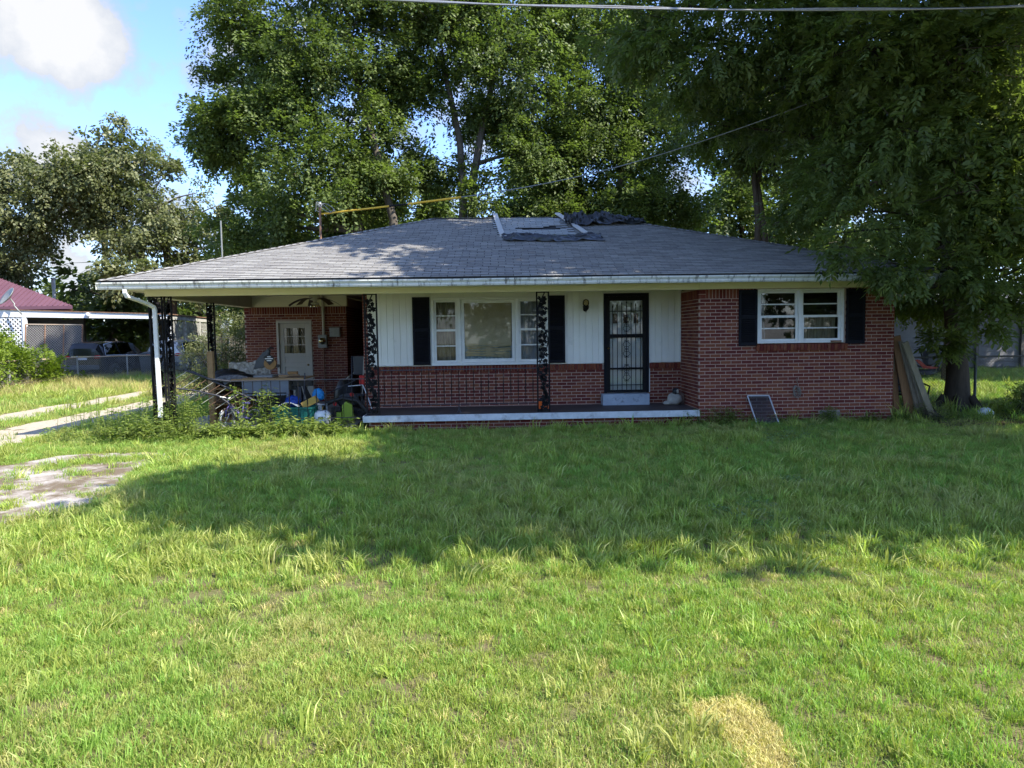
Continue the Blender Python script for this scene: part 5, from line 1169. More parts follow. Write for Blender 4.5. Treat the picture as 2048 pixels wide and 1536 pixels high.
def lobe_points(lobes, n, shell=.5, bough=14):
    """points gathered on boughs inside every lobe, so that gaps stay open between them"""
    vol = np.array([(l[3]*l[4]*(l[5] if len(l) > 5 else l[3]))**.72 for l in lobes]); pr = vol/vol.sum(); nb = max(len(lobes)*4, n//bough)
    bi = rng.choice(len(lobes), nb, p=pr)
    Lb = np.array([[l[0],l[1],l[2],l[3],(l[5] if len(l) > 5 else l[3]),l[4]] for l in lobes])
    bd = unit3(nb); br_ = rng.random(nb)**shell*.92; bc = Lb[bi,:3]+bd*br_[:,None]*Lb[bi,3:6]
    k = rng.integers(0, nb, n); idx = bi[k]
    size = np.cbrt(Lb[idx,3]*Lb[idx,4]*Lb[idx,5])*.30
    off = np.clip(rng.normal(size=(n,3)), -1.7, 1.7)*size[:,None]*np.array([1,1,.55])
    P = bc[k]+off; nd = (P-Lb[idx,:3])/Lb[idx,3:6]; far_ = np.linalg.norm(nd, axis=1); P = np.where((far_ > 1.12)[:,None], Lb[idx,:3]+nd/far_[:,None]*1.05*Lb[idx,3:6], P); d = nrm(nd)
    return P, d, idx, br_[k]
def cloud_leaves(centers, cdir, per, spread, L, W, droop=.25, flat=.65):
    """each centre carries a drooping spray: leaves set along a bent twig, both sides"""
    K = len(centers); n = K*per
    ax = nrm(cdir*.8+unit3(K)*.75+np.array([0,0,-droop*.6+.1])); up = nrm(np.array([0,0,1.])+.45*unit3(K)); sd = nrm(np.cross(up, ax)); nn = np.cross(ax, sd)
    ln = spread*2.1*(.6+.8*rng.random(K))
    rp = lambda v: np.repeat(v, per, 0)
    t = rng.random(n)**.8; side = rng.uniform(-1, 1, n); w_ = rp(ln)*.42*(1.05-.75*t)*side
    P = rp(centers)+rp(ax)*(rp(ln)*(t-.45))[:,None]+rp(sd)*w_[:,None]+rp(nn)*(rng.normal(size=n)*rp(ln)*.11)[:,None]
    P[:,2] -= rp(ln)*(.28*t*t+.16*side*side)
    A = nrm(rp(ax)*.7+rp(sd)*(np.sign(side)*.75)[:,None]+unit3(n)*.5+np.array([0,0,-droop*.9])); U = nrm(rp(nn)+unit3(n)*.55); S = nrm(np.cross(U, A)); Nn = np.cross(A, S)
    l = L*(.65+.7*rng.random(n)); wd = W*(.7+.6*rng.random(n))
    rnd = np.clip(.5*rp(rng.random(K))+.5*rng.random(n), 0, 1)
    v, q = leafquads(P, A, S, l, wd, Nn)
    return v, q, rnd
def limb(mb, p0, p1, r0, r1, n=7, wob=.12, seg=7):
    p0, p1 = Vector(p0), Vector(p1); L_ = (p1-p0).length; pts = []
    for i in range(seg+1):
        f = i/seg; p = p0.lerp(p1, f); s = wob*L_*math.sin(3.14*f)
        pts.append(p+Vector((mnoise.noise(p*.9+Vector((3,0,0)))*s, mnoise.noise(p*.9+Vector((0,7,0)))*s, s*.35+mnoise.noise(p*.8)*s*.4)))
    mb.tube(pts, [r0+(r1-r0)*(i/seg)**.8 for i in range(seg+1)], n)
    return pts
def tree(name, label, base, trunk, r0, lobes, K, per, spread, L, W, leaf, bark, group=None, droop=.25, shell=.5, twigs=160, stems=None, flat=.65, cat='tree'):
    t = empty(name, base, label, cat, group)
    mb = MB(); tops = []
    for tr in (stems or [trunk]):
        pts = [Vector(p) for p in tr]; k = len(pts); fine = []
        for i in range(k-1):
            for j in range(4): f = j/4; fine.append(pts[i].lerp(pts[i+1], f)+Vector((mnoise.noise(pts[i]*1.3+Vector((j,0,0)))*.03, mnoise.noise(pts[i]*1.3+Vector((0,j,0)))*.03, 0)))
        fine.append(pts[-1]); m_ = len(fine)
        rad = [r0*(1-.62*i/(m_-1))*(1+.45*max(0,1-i/2.5)) for i in range(m_)]
        mb.tube(fine, rad, 12); tops.append((fine, rad))
    mb.build('trunk', bark, t, smooth=True)
    br = MB(); C_, d_, idx, rr_ = lobe_points(lobes, K, shell)
    ends = []
    for i, l in enumerate(lobes):
        c = Vector(l[:3]); best = None
        for fine, rad in tops:
            for j in range(len(fine)//3, len(fine)):
                if fine[j].z < c.z-.1 or j == len(fine)-1:
                    dd = (fine[j]-c).length
                    if best is None or dd < best[0]: best = (dd, fine[j], rad[j])
        if best is None: best = (0, tops[0][0][-1], tops[0][1][-1])
        pts = limb(br, best[1], c, min(best[2]*.7, .04+.035*best[0]), .025, 7); ends.append(pts)
    for k in rng.choice(K, min(K, twigs), replace=False):
        pts = ends[idx[k]]; a = pts[random.randint(len(pts)//2, len(pts)-1)]; limb(br, a, C_[k], .022, .006, 4, .15, 4)
    br.build('limbs', bark, t, smooth=True)
    v, q, rnd = cloud_leaves(C_, d_, per, spread, L, W, droop, flat)
    npmesh('crown', v, q, leaf, t, rnd)
    return t
# trees standing behind the house
TG = 'trees behind the house'
tree('shade_tree', 'tall leafy tree behind the left half of the roof with two leaning trunks', (-8,13.5,0), None, .23,
     [(-11.8,14,12.3,2.7,2.5),(-13.5,14,9.8,1.9,1.2),(-9.1,14,13.6,2.8,2.8),(-10.8,13.6,8.4,2.5,1.8),(-12.5,14,6.7,1.7,1.2),(-8.3,14.4,10.0,1.9,1.9),(-14.3,14,8.9,.9,1.0),(-10,15,16.2,3,2.0),(-13.2,14.5,14.2,1.6,1.8),(-12.0,14,4.9,1.5,1.1),(-9.8,14.6,5.6,1.6,1.2),(-10.9,15.5,5.2,1.8,1.3),(-8.9,15.6,7.4,1.3,1.2),(-13.9,14,11.6,1.0,.9),(-9.4,12.9,6.9,1.7,1.2),(-7.9,13.0,8.0,1.1,1.0),(-11.6,13.2,10.4,1.8,1.4),(-14.0,14.5,6.0,1.2,1.2),(-14.8,16,5.2,1.4,1.2),(-7.4,14.5,11.8,1.3,1.3)],
     3700, 46, .42, .14, .085, 'leaf_elm', 'bark_grey', TG, stems=[[(-8.0,13.4,0),(-7.7,13.4,3.5),(-7.6,13.3,6.2),(-8.2,13.4,8.8),(-9.0,13.8,12)],[(-8.0,13.4,0),(-8.5,13.6,4),(-9.3,13.8,7.5),(-10.6,14,10.5)]])
tree('shade_tree', 'tall tree with a forked pale trunk showing above the middle of the ridge', (-5.2,15,0), None, .24,
     [(-5.8,15,13.8,2.6,2.0),(-3.3,15,12.6,2.5,2.5),(-6.1,15.3,8.7,1.3,1.2),(-2.5,15,9.0,2.0,1.6),(-4.6,15.4,10.9,1.4,1.0),(-4.5,15.5,16.4,3,2.0),(-6.8,15.2,11.6,1.4,1.2),(-2.0,15.5,6.9,1.5,.9),(-6.0,15.8,6.4,1.2,.8),(-3.9,14.2,7.3,1.1,.8),(-3.0,15.6,10.6,1.5,1.0)],
     2800, 46, .42, .14, .085, 'leaf_elm', 'bark_grey', TG, stems=[[(-5.3,15,0),(-5.2,15,4),(-5.0,15,7),(-5.1,15,9.5),(-5.7,15,12.5)],[(-5.1,15,0),(-4.8,15,4.5),(-4.6,15,8),(-4.1,15,10.5),(-3.5,15,12.6)]])
tree('shade_tree', 'broad tree behind the tarped end of the ridge', (.2,16.5,0), None, .22,
     [(.5,16,10.7,2.5,2.5),(-1.0,16,14.4,2.2,1.8),(2.7,16,8.7,2.1,1.7),(1.5,16,7.1,2.7,1.0),(4.4,16,7.0,1.2,.8),(1.8,16.5,13.6,2.4,2.0),(-.3,16.6,7.9,1.5,1.2),(3.6,16.5,11.2,1.8,1.6),(-1.6,16.8,5.6,1.5,.9),(2.0,17,5.4,2.5,.9),(-.6,15.4,9.6,1.4,1.3),(-.9,15.2,6.6,1.2,.9)],
     2900, 46, .42, .14, .085, 'leaf_elm', 'bark_grey', TG, stems=[[(.2,16.4,0),(.1,16.4,4),(-.2,16.3,7.5),(-.6,16.2,11.5)],[(.3,16.4,0),(.8,16.4,5),(1.6,16.3,8.4),(2.4,16.2,10)]])
tree('shade_tree', 'dark twin-trunked tree between the ridge and the right-hand foliage', (6.0,12,0), None, .19,
     [(5.2,12,8.4,1.4,1.0),(6.7,12,9.4,2.1,1.5),(8.2,12,8.0,1.8,1.4),(7.6,12.5,11.4,2.4,1.6),(5.2,12.4,10.6,1.5,1.2),(9.2,12,5.9,1.4,1.2),(9.8,12.5,9.8,1.8,1.6)],
     1200, 36, .42, .17, .09, 'leaf_back', 'bark_dark', TG, stems=[[(5.75,12,0),(5.8,12,3.5),(5.75,12,6),(5.5,12,8.4)],[(6.35,12,0),(6.2,12,3.5),(5.95,12,5.6),(5.75,12.1,7.2),(6.5,12.2,9.6)]])
# tree of the left neighbour
tree('broadleaf_tree', 'wide olive-green tree with a leaning limb above the purple roof', (-24.85,32.38,0.00), None, .34,
     [(-32.51,32.38,10.84,3.02,2.44),(-27.40,32.38,12.69,3.02,2.55),(-29.95,32.38,12.46,2.55,1.86),(-24.39,32.38,10.37,2.67,2.32),(-25.78,32.38,8.40,3.02,1.86),(-32.97,32.38,8.52,1.86,1.39),(-22.30,32.38,8.75,1.86,1.74),(-35.99,32.38,9.91,2.67,2.55),(-22.53,32.84,5.96,2.55,1.62),(-28.56,32.84,10.14,2.09,1.39),(-24.0,26.5,5.6,1.5,.9),(-20.91,32.96,5.50,2.09,1.51),(-34.71,32.38,6.89,1.86,1.16),(-20.44,32.38,7.59,1.51,1.51),(-34.6,32.3,12.6,.45,1.1),(-32.8,32.3,13.4,.45,1.1),(-30.8,32.3,14.4,.45,1.1),(-28.8,32.3,15.2,.45,1.1),(-27.2,32.3,15.5,.45,1.1),(-25.4,32.3,13.8,.45,1.1),(-23.6,32.3,12.4,.45,1.1),(-22.2,32.3,11.0,.45,1.1),(-20.9,32.3,10.2,.45,1.1),(-36.5,32.3,12.4,.45,1.1)],
     2700, 30, .55, .22, .15, 'leaf_olive', 'bark_grey', None, droop=.55, stems=[[(-24.62,32.38,0.00),(-24.73,32.38,3.18),(-25.08,32.38,5.04),(-26.24,32.38,7.12),(-28.33,32.38,9.21),(-29.72,32.38,11.07)],[(-24.39,32.49,0.00),(-24.15,32.49,4.34),(-24.39,32.38,7.82),(-25.43,32.38,10.60)]])
# trees across the road, behind the viewpoint: what the window panes mirror
for (x, y, h, r, lb_) in ((-26,-40,13,6,'leftmost tree across the road behind the viewpoint'),(-14,-44,15,6.5,'second tree from the left across the road behind the viewpoint'),(-2,-42,12,6,'middle tree across the road behind the viewpoint'),(10,-45,15,6.5,'second tree from the right across the road behind the viewpoint'),(23,-41,13,6,'rightmost tree across the road behind the viewpoint')):
    tree('roadside_tree', lb_, (x,y,0), [(x,y,0),(x+.2,y,h*.3),(x,y,h*.7)], .3, [(x,y,h*.6,r,h*.25),(x-r*.6,y,h*.4,r*.7,h*.2),(x+r*.65,y,h*.42,r*.7,h*.2),(x,y,h*.22,r*.9,h*.16),(x,y,h*.84,r*.6,h*.15)], 210, 26, .9, .56, .34, 'leaf_back', 'bark_dark', 'trees across the road', twigs=20)
# second rank of trees a little further back
BG = 'trees of the second rank'
for (x, y, h, r, lb_) in ((-15.5,25,12,3.0,'tree of the second rank left of the service mast'),(-10.5,26,13,3.2,'tree of the second rank behind the yellow sleeve'),(-6.2,27,11,2.2,'slim tree of the second rank behind the forked trunk'),(-1.5,27,14,3.2,'tree of the second rank behind the patched ridge'),(4.2,26,13,3.2,'tree of the second rank behind the right hip'),(9.8,25,15,3.4,'tree of the second rank behind the twin trunks'),(15.5,27,15,4.0,'tree of the second rank above the grey shed')):
    tree('backyard_tree', lb_, (x,y,0), [(x,y,0),(x+.2,y,h*.35),(x-.1,y,h*.75)], .2, [(x,y,h*.6,r*.8,h*.2),(x-r*.55,y,h*.42,r*.6,h*.15),(x+r*.6,y,h*.46,r*.6,h*.16),(x,y-.5,h*.30,r*.8,h*.1),(x-.3,y,h*.84,r*.55,h*.13)], 800, 34, .5, .24, .15, 'leaf_elm', 'bark_dark', BG, twigs=50)
tree('backyard_tree', 'tall dark tree standing between the pecan and the grey shed', (11.5,9.5,0), [(11.5,9.5,0),(11.4,9.5,3),(11.2,9.4,6),(10.8,9.3,9)], .24,
     [(10.6,9.3,8.2,2.4,1.8),(8.8,9.0,7.0,1.6,1.2),(12.8,9.5,7.4,2.4,1.8),(11,9.5,10.8,2.6,1.6),(9.6,9,5.4,1.5,1.0),(13.2,9.5,5.0,2.0,1.2),(15.2,10,7.4,2.2,2.0),(11.4,9,5.0,1.6,.9),(8.2,9.4,9.4,1.6,1.4)], 1300, 36, .45, .2, .11, 'leaf_back', 'bark_dark')
tree('backyard_tree', 'unseen broad tree added beyond the right edge of the view to shade the grey shed', (21,10,0), [(21,10,0),(21,10,3),(20.6,10,7)], .3, [(19.5,10,7.5,3.2,1.8),(22.5,11,8,3.4,2),(20.5,12.5,9,3.2,1.8),(24.5,9,7.5,3,1.8),(18.6,8.4,6.6,2.2,1.4)], 700, 28, .6, .34, .22, 'leaf_back', 'bark_dark')  # added out of view to keep the sun off the shed
# far belt of trees closing the view
FB = 'far tree belt'
def far(x, y, h, r, lab, leaf='leaf_back', K=150, L=.48):
    z0 = h*.22
    lob = [(x,y,h*.62,r,h*.26),(x-r*.6,y,h*.45,r*.7,h*.22),(x+r*.65,y,h*.48,r*.7,h*.22),(x+r*.1,y-.5,h*.26,r*.9,h*.2),(x-r*.2,y,h*.84,r*.6,h*.16)]
    tree('far_tree', lab, (x,y,0), [(x,y,0),(x+.2,y,h*.3),(x,y,h*.7)], .3, lob, K, 30, .7, L, L*.6, leaf, 'bark_dark', FB, twigs=30)
for a in ((-27,46,9,4.5,'dark tree far behind the purple-roofed house'),(-19,48,11,5,'far tree behind the lattice carport'),(-11,44,10,4.5,'far tree seen through the back of the carport'),(-4,46,9,4.5,'far tree low behind the middle of the roof'),(5,48,10,5,'far tree behind the tarped roof end'),(13,42,10,4.5,'far tree glimpsed between the twin trunks and the right foliage'),(21,40,12,5.5,'far tree above the left end of the grey shed'),(31,38,13,6,'far tree beyond the right end of the grey shed'),(-38,52,10,5,'far tree at the extreme left behind the purple roof'),(-15.5,31,7,2.8,'small dark tree behind the carport storage room'),(-31.1,38,12,4,'thick-trunked tree behind the neighbouring carport')):
    far(*a)
n_ = 11000; P_ = np.stack([rng.uniform(-75,75,n_), rng.uniform(56,60,n_), np.zeros(n_)], 1); P_[:,2] = rng.random(n_)*(5.5+2.2*np.sin(P_[:,0]*.35)+1.4*np.sin(P_[:,0]*1.1)); A_ = nrm(unit3(n_)+np.array([0,-.3,-.3])); S_ = nrm(np.cross(A_, unit3(n_)))
v, q = leafquads(P_, A_, S_, rng.uniform(.7,1.3,n_), rng.uniform(.4,.8,n_), np.cross(A_,S_))
tag(npmesh('far_woods', v, q, 'leaf_back', None, rng.random(n_)), 'low dark band of distant woods along the horizon', 'woods', kind='stuff')
def shrub(name, label, lobes, K, per, spread, L, W, leaf, group=None, base=None, droop=.1, cat='shrub'):
    b = base or (lobes[0][0], lobes[0][1], 0); t = empty(name, b, label, cat, group)
    C_, d_, idx, r_ = lobe_points(lobes, K, .6); C_[:,2] = np.maximum(C_[:,2], .05)
    v, q, rnd = cloud_leaves(C_, d_, per, spread, L, W, droop, .9); v[:,2] = np.maximum(v[:,2], -.01); npmesh('foliage', v, q, leaf, t, rnd)
    st = MB()
    for k in rng.choice(K, min(K, 40), replace=False): limb(st, (b[0]+random.uniform(-.25,.25), b[1]+random.uniform(-.2,.2), 0), C_[k], .015, .005, 4, .1, 4)
    st.build('stems', 'bark_dark', t)
    return t
shrub('shrub', 'feathery grey-green shrub behind the left side of the carport', [(-12.3,8.8,1.0,1.0,.9),(-11.9,8.5,1.9,.8,.8),(-12.8,9,1.6,.7,.6),(-11.6,8.8,.7,.8,.6),(-13.2,8.6,.6,.9,.5)], 520, 24, .28, .10, .03, 'leaf_olive')
shrub('vine_bush', 'bright yellow-green vine heaped over the left end of the chain-link fence', [(-22.3,12.3,.9,1.2,.75),(-22.4,14.4,1.0,1.1,.8),(-22.5,16.0,.65,1.1,.6),(-23.8,14,1.2,1.0,1.0),(-22.2,10.6,.7,1.3,.6),(-25.4,17.5,1.8,.8,1.2),(-24.2,15.5,1.3,1.0,1.0),(-22.4,13.2,1.3,.9,.7),(-21.9,17.2,.35,.7,.35)], 900, 22, .3, .13, .075, 'leaf_vine')
shrub('shrub', 'small pale-leaved shrub at the right edge beside the fence', [(7.0,.4,.30,.55,.32),(7.6,.6,.35,.6,.38)], 230, 22, .16, .05, .03, 'leaf_weed')
shrub('fallen_brush', 'heap of dead brush at the foot of the leaning planks', [(4.75,-.05,.18,.3,.2),(4.5,.1,.22,.25,.2)], 60, 16, .2, .12, .012, 'leaf_olive')
# the old pecan by the right wall
def compound(P, A, n_leaf, Ll, Wl, rach):
    """pinnate leaves: P bases, A axis; returns quads"""
    K = len(P); S0 = nrm(np.cross(A, np.array([0,0,1.0])+.3*rng.normal(size=(K,3)))); N0 = np.cross(S0, A)
    Vs, rn = [], []; crnd = rng.random(K); sc = .75+.5*rng.random(K)
    for j in range(n_leaf):
        f = (j//2+1)/((n_leaf+1)//2); side = 1 if j % 2 else -1
        pos = P+A*(rach*sc*f)[:,None]+np.array([0,0,-1])*(rach*sc*.25*f*f)[:,None]
        if j == n_leaf-1: dr_ = A+np.array([0,0,-.35])
        else: dr_ = S0*side*.85+A*.55+np.array([0,0,-.28])
        dr_ = nrm(dr_+.18*rng.normal(size=(K,3))); Sx = nrm(np.cross(N0+.25*rng.normal(size=(K,3)), dr_)); Nn = np.cross(dr_, Sx)
        v, q = leafquads(pos, dr_, Sx, Ll*sc*(.75+.4*rng.random(K))*(1.05-.35*abs(f-.6)), Wl*sc*(.8+.4*rng.random(K)), Nn)
        Vs.append(v); rn.append(np.clip(.6*crnd+.4*rng.random(K), 0, 1))
    V = np.concatenate(Vs); n = len(V)//4
    return V, (np.arange(n)[:,None]*4+np.arange(4)[None]).astype(np.int32), np.concatenate(rn)
PEC = [(-.84,1,8.0,1.1,.75),(-1.1,1.5,8.6,.85,.6),(.34,.5,7.3,1.2,.9),(1.54,0,7.6,1.4,.8),(2.17,1.5,7.0,1.4,1.0),(2.76,-1,6.9,1.4,1.0),(4.07,-1.5,6.65,1.5,1.2),(3.34,-1,5.45,1.5,1.1),(2.4,0,5.05,.85,.75),(2.9,-1.2,4.0,1.1,.65),
       (4.5,-1.5,4.25,1.2,1.4),(4.2,-1.2,2.95,1.1,.5),(2.2,-1.4,3.3,.6,.26),(2.95,-1.5,3.0,.7,.3),(-.09,1.5,6.9,.75,.6),(.82,2,6.4,.75,.5),(5.2,-.9,2.1,.7,.4),(5.0,-1.5,2.9,.8,.7),(5.1,.2,1.5,.5,.2),(1.7,-1.2,3.5,.35,.16),(3.0,1,6.3,1.25,1.0),(1.9,2.5,6.5,.9,.65),(1.85,3,7.2,1.3,.9),
       (6.2,-1,5.2,1.6,1.5),(6.8,0,7.6,2,1.6),(5,2,8.8,2.4,1.8),(2,1,9.6,2.6,1.5),(7.5,2.5,5,2,1.6),(4.8,3.5,6.4,2,1.5),(6.5,-1.2,3.3,1.2,1.0),(8.2,.5,3.2,1.3,1.0),(3.5,3,4.9,1.1,.8),(6.6,4.5,3.4,1.6,.9),(5.9,-1.0,2.6,.7,.4),(6.4,2.6,2.6,1.3,.6),(4.4,-.6,3.4,.9,.8),(4.6,-.8,5.6,1.1,1.0),(4.9,0,7.2,1.3,1.2),(5.6,-.6,4.4,.9,.9),(5.4,-1.0,6.2,1.1,1.0),(5.9,0,8.6,1.5,1.2)]
pe = empty('pecan_tree', (6.15,1.35,0), 'large pecan tree with drooping leaves overhanging the right end of the house', 'tree')
tr_ = MB(); tp = [(6.15,1.35,-.05),(6.14,1.35,.25),(6.15,1.36,.8),(6.12,1.4,1.5),(6.05,1.4,2.4),(5.9,1.3,3.6),(5.7,1.2,5.0),(5.3,1.1,7.0),(4.8,1.2,8.8)]
tr_.tube(tp, [.36,.27,.225,.205,.21,.20,.18,.13,.07], 16); trunk_o = tr_.build('trunk', 'bark_dark', pe, smooth=True)
for a in range(5):
    an = a*1.25+.4; MB().tube([(6.15+.25*math.cos(an),1.35+.25*math.sin(an),.35),(6.15+.45*math.cos(an),1.35+.45*math.sin(an),.10),(6.15+.75*math.cos(an),1.35+.75*math.sin(an),-.05)], [.09,.07,.03], 8).build('root', 'bark_dark', pe, smooth=True)
lb = MB(); ends = []
for l in PEC:
    j = min(range(3, len(tp)), key=lambda k: (Vector(tp[k])-Vector(l[:3])).length + (2.5 if tp[k][2] > l[2]+.3 else 0)); j = max(3, j)
    ends.append(limb(lb, tp[j], l[:3], .085 if (l[2] > 4 and (Vector(tp[j])-Vector(l[:3])).length > 2) else .035, .015, 7))
C_, d_, idx, r_ = lobe_points(PEC, 18500, .55, 26)
for k in range(420):
    pts = ends[idx[k]]; limb(lb, pts[random.randint(len(pts)//2, len(pts)-1)], C_[k], .016, .005, 4, .12, 4)
lb.tube([(4.9,-1.1,2.55),(4.3,-1.0,2.62),(4.05,-.9,2.60)], [.05,.035,.02], 7)
lb.build('limbs', 'bark_dark', pe, smooth=True)
keep = ~((C_[:,2] < 3.2) & (C_[:,1] > -.85) & (C_[:,0] < 4.6)); C_, d_ = C_[keep], d_[keep]
A = nrm(d_*.7+unit3(len(C_))*.8+np.array([0,0,-.22])); V, Q, rn = compound(C_, A, 9, .145, .05, .27)
npmesh('crown', V, Q, 'leaf_pecan', pe, rn)
UPP = [(-.2,-1.2,11,2.2,1.1),(2.8,-2,11,2.8,1.3),(6,-1,11.5,3,1.5),(2,1.5,11.6,2.8,1.4),(5.5,2.5,11.5,3,1.5),(10,-1,6.5,2.2,1.8),(12,-2,7.5,2.5,2),(-1.4,1.5,11.5,1.8,.9),(9.8,-.3,4.6,1.6,1.2),(12.5,-1,5,2,1.5),(9,2,8.5,2.5,2),(11,3,6,2,1.5)]
C_, d_, idx, r_ = lobe_points(UPP, 1700, .6, 18); v, q, rn = cloud_leaves(C_, d_, 26, .55, .32, .18, .4)
npmesh('upper_crown', v, q, 'leaf_pecan', pe, rn)
# big neighbouring shade tree on the roadside, right of the viewpoint
SHD = [(2.6,-9.45,9.4,2.2,1.2,1.7),(5.6,-9.85,9.8,2.6,1.5,1.9),(9,-9.85,10.2,2.8,1.6,2.1),(12.5,-9.65,10.4,3,1.8,2.2),(4,-7.6,9.8,2.6,1.4),(7.6,-7.6,10.6,3.2,1.8),(11.5,-7.8,11,2.6,1.6),(5.8,-5.2,10.4,2.4,1.3),(0.9,-9.5,9.2,1.6,0.9,1.4),(3.4,-10.7,9.6,1.9,1,1),(6.5,-10.85,10,2.2,1,1),(9.5,-11.05,10.2,2.2,1,1),(16,-9,10.4,3,2,2.4)]
tree('roadside_tree', 'large spreading tree on the roadside to the right of the viewpoint', (11.5,-8.5,0), [(11.5,-8.5,0),(11.4,-8.5,3),(11.2,-8.6,6),(10.5,-8.6,9),(9.5,-8.8,11)], .45, SHD, 3600, 22, .7, .26, .16, 'leaf_back', 'bark_dark')
# ------------------------------------------------------------ grass and weeds
leafmat('blade', (.235,.295,.055), (.43,.49,.125), .42, rough=.45, cyel=(.62,.56,.28), inst=True, patch=((.46,.42,.19), .6, .46, .70, .6))
leafmat('blade_dry', (.36,.30,.12), (.48,.42,.17), .3, rough=.6, inst=True)
leafmat('blade_straw', (.52,.44,.17), (.66,.58,.26), .3, rough=.6, inst=True)
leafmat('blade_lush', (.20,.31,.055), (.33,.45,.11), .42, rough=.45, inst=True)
leafmat('clover', (.16,.25,.09), (.24,.33,.13), .3, rough=.5, inst=True)
CLUMPS = bpy.data.collections.new('grass_sources')
def clump(name, n, rad, h0, h1, wd, lean, mt_, curl=.5):
    V, Q, T, rn = [], [], [], []
    for i in range(n):
        a, r = random.uniform(0,6.28), rad*math.sqrt(random.random()); x, y = r*math.cos(a), r*math.sin(a)
        h = random.uniform(h0, h1); az = random.uniform(0,6.28); ln = random.uniform(.1, 1)*lean*h; dx, dy = math.cos(az)*ln, math.sin(az)*ln; fa = random.uniform(0,6.28); sx, sy = math.cos(fa)*wd*random.uniform(.7,1.3)/2, math.sin(fa)*wd/2
        k = len(V); V += [(x-sx,y-sy,-.01),(x+sx,y+sy,-.01),(x+dx*.4+sx*.9,y+dy*.4+sy*.9,h*.6),(x+dx*.4-sx*.9,y+dy*.4-sy*.9,h*.6),(x+dx,y+dy,h*(1-curl*.3*random.random()))]
        Q.append((k,k+1,k+2,k+3)); T.append((k+3,k+2,k+4)); rn.append(random.random())
    me = bpy.data.meshes.new(name); me.from_pydata(V, [], Q+T); at = me.attributes.new('rnd','FLOAT','FACE'); at.data.foreach_set('value', rn+rn)
    me.materials.append(MATS[mt_]); o = bpy.data.objects.new(name, me); CLUMPS.objects.link(o)
def broad(name, n, rad, h0, h1, L, W, mt_):
    P = np.array([[rad*math.sqrt(random.random())*math.cos(a), rad*math.sqrt(random.random())*math.sin(a), random.uniform(h0,h1)] for a in np.linspace(0,6.28,n)]); A = nrm(unit3(n)*np.array([1,1,.3])); U = nrm(np.array([0,0,1.])+.4*unit3(n)); S = nrm(np.cross(U,A))
    v, q = leafquads(P, A, S, np.full(n,L)*(.7+.6*rng.random(n)), np.full(n,W), np.cross(A,S))
    me = bpy.data.meshes.new(name); me.from_pydata([tuple(p) for p in v], [], [tuple(int(i) for i in f) for f in q]); at = me.attributes.new('rnd','FLOAT','FACE'); at.data.foreach_set('value', rng.random(n).astype(np.float32))
    me.materials.append(MATS[mt_]); o = bpy.data.objects.new(name, me); CLUMPS.objects.link(o)
# names sort alphabetically: the collection hands them out in that order
clump('a0', 30, .08, .02, .05, .0048, 1.1, 'blade'); clump('a1', 30, .08, .022, .06, .0052, 1.1, 'blade'); clump('a2', 28, .075, .02, .06, .006, 1.3, 'blade'); clump('a3', 34, .08, .012, .04, .0045, 1.3, 'blade')
clump('b0', 22, .06, .07, .15, .010, .9, 'blade'); clump('b1', 18, .05, .08, .19, .012, 1.1, 'blade'); clump('b2', 20, .07, .06, .12, .009, 1.2, 'blade')
broad('c0', 22, .08, .02, .06, .035, .022, 'clover'); broad('c1', 16, .08, .01, .05, .05, .02, 'clover')
clump('d0', 34, .06, .02, .055, .005, 1.5, 'blade_straw'); clump('d1', 20, .07, .10, .30, .005, .7, 'blade_dry')
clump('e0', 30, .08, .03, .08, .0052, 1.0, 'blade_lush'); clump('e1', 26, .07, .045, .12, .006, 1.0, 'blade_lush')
def scatter(name, pts, rots, scl, pick, label=None, kind='stuff', cat='grass'):
    me = bpy.data.meshes.new(name); n = len(pts); me.vertices.add(n); me.vertices.foreach_set('co', np.asarray(pts, np.float32).ravel())
    a = me.attributes.new('rot','FLOAT_VECTOR','POINT'); a.data.foreach_set('vector', np.asarray(rots, np.float32).ravel())
    a = me.attributes.new('scl','FLOAT','POINT'); a.data.foreach_set('value', np.asarray(scl, np.float32)); a = me.attributes.new('pick','INT','POINT'); a.data.foreach_set('value', np.asarray(pick, np.int32))
    me.update(); o = bpy.data.objects.new(name, me); COL.objects.link(o)
    ng = bpy.data.node_groups.get('scatter_clumps')
    if ng is None:
        ng = bpy.data.node_groups.new('scatter_clumps','GeometryNodeTree'); ng.interface.new_socket('Geometry', in_out='INPUT', socket_type='NodeSocketGeometry'); ng.interface.new_socket('Geometry', in_out='OUTPUT', socket_type='NodeSocketGeometry')
        gi, go = ng.nodes.new('NodeGroupInput'), ng.nodes.new('NodeGroupOutput'); ip = ng.nodes.new('GeometryNodeInstanceOnPoints'); ci = ng.nodes.new('GeometryNodeCollectionInfo')
        ci.inputs['Collection'].default_value = CLUMPS; ci.inputs['Separate Children'].default_value = True; ci.inputs['Reset Children'].default_value = True
        def na(nm, ty): k = ng.nodes.new('GeometryNodeInputNamedAttribute'); k.data_type = ty; k.inputs['Name'].default_value = nm; return k.outputs[0]
        L = ng.links; L.new(gi.outputs[0], ip.inputs['Points']); L.new(ci.outputs[0], ip.inputs['Instance']); ip.inputs['Pick Instance'].default_value = True
        L.new(na('pick','INT'), ip.inputs['Instance Index']); L.new(na('rot','FLOAT_VECTOR'), ip.inputs['Rotation']); L.new(na('scl','FLOAT'), ip.inputs['Scale']); L.new(ip.outputs[0], go.inputs[0])
    md = o.modifiers.new('scatter','NODES'); md.node_group = ng
    return tag(o, label, cat, kind=kind)
cx, cy = CAM.x, CAM.y
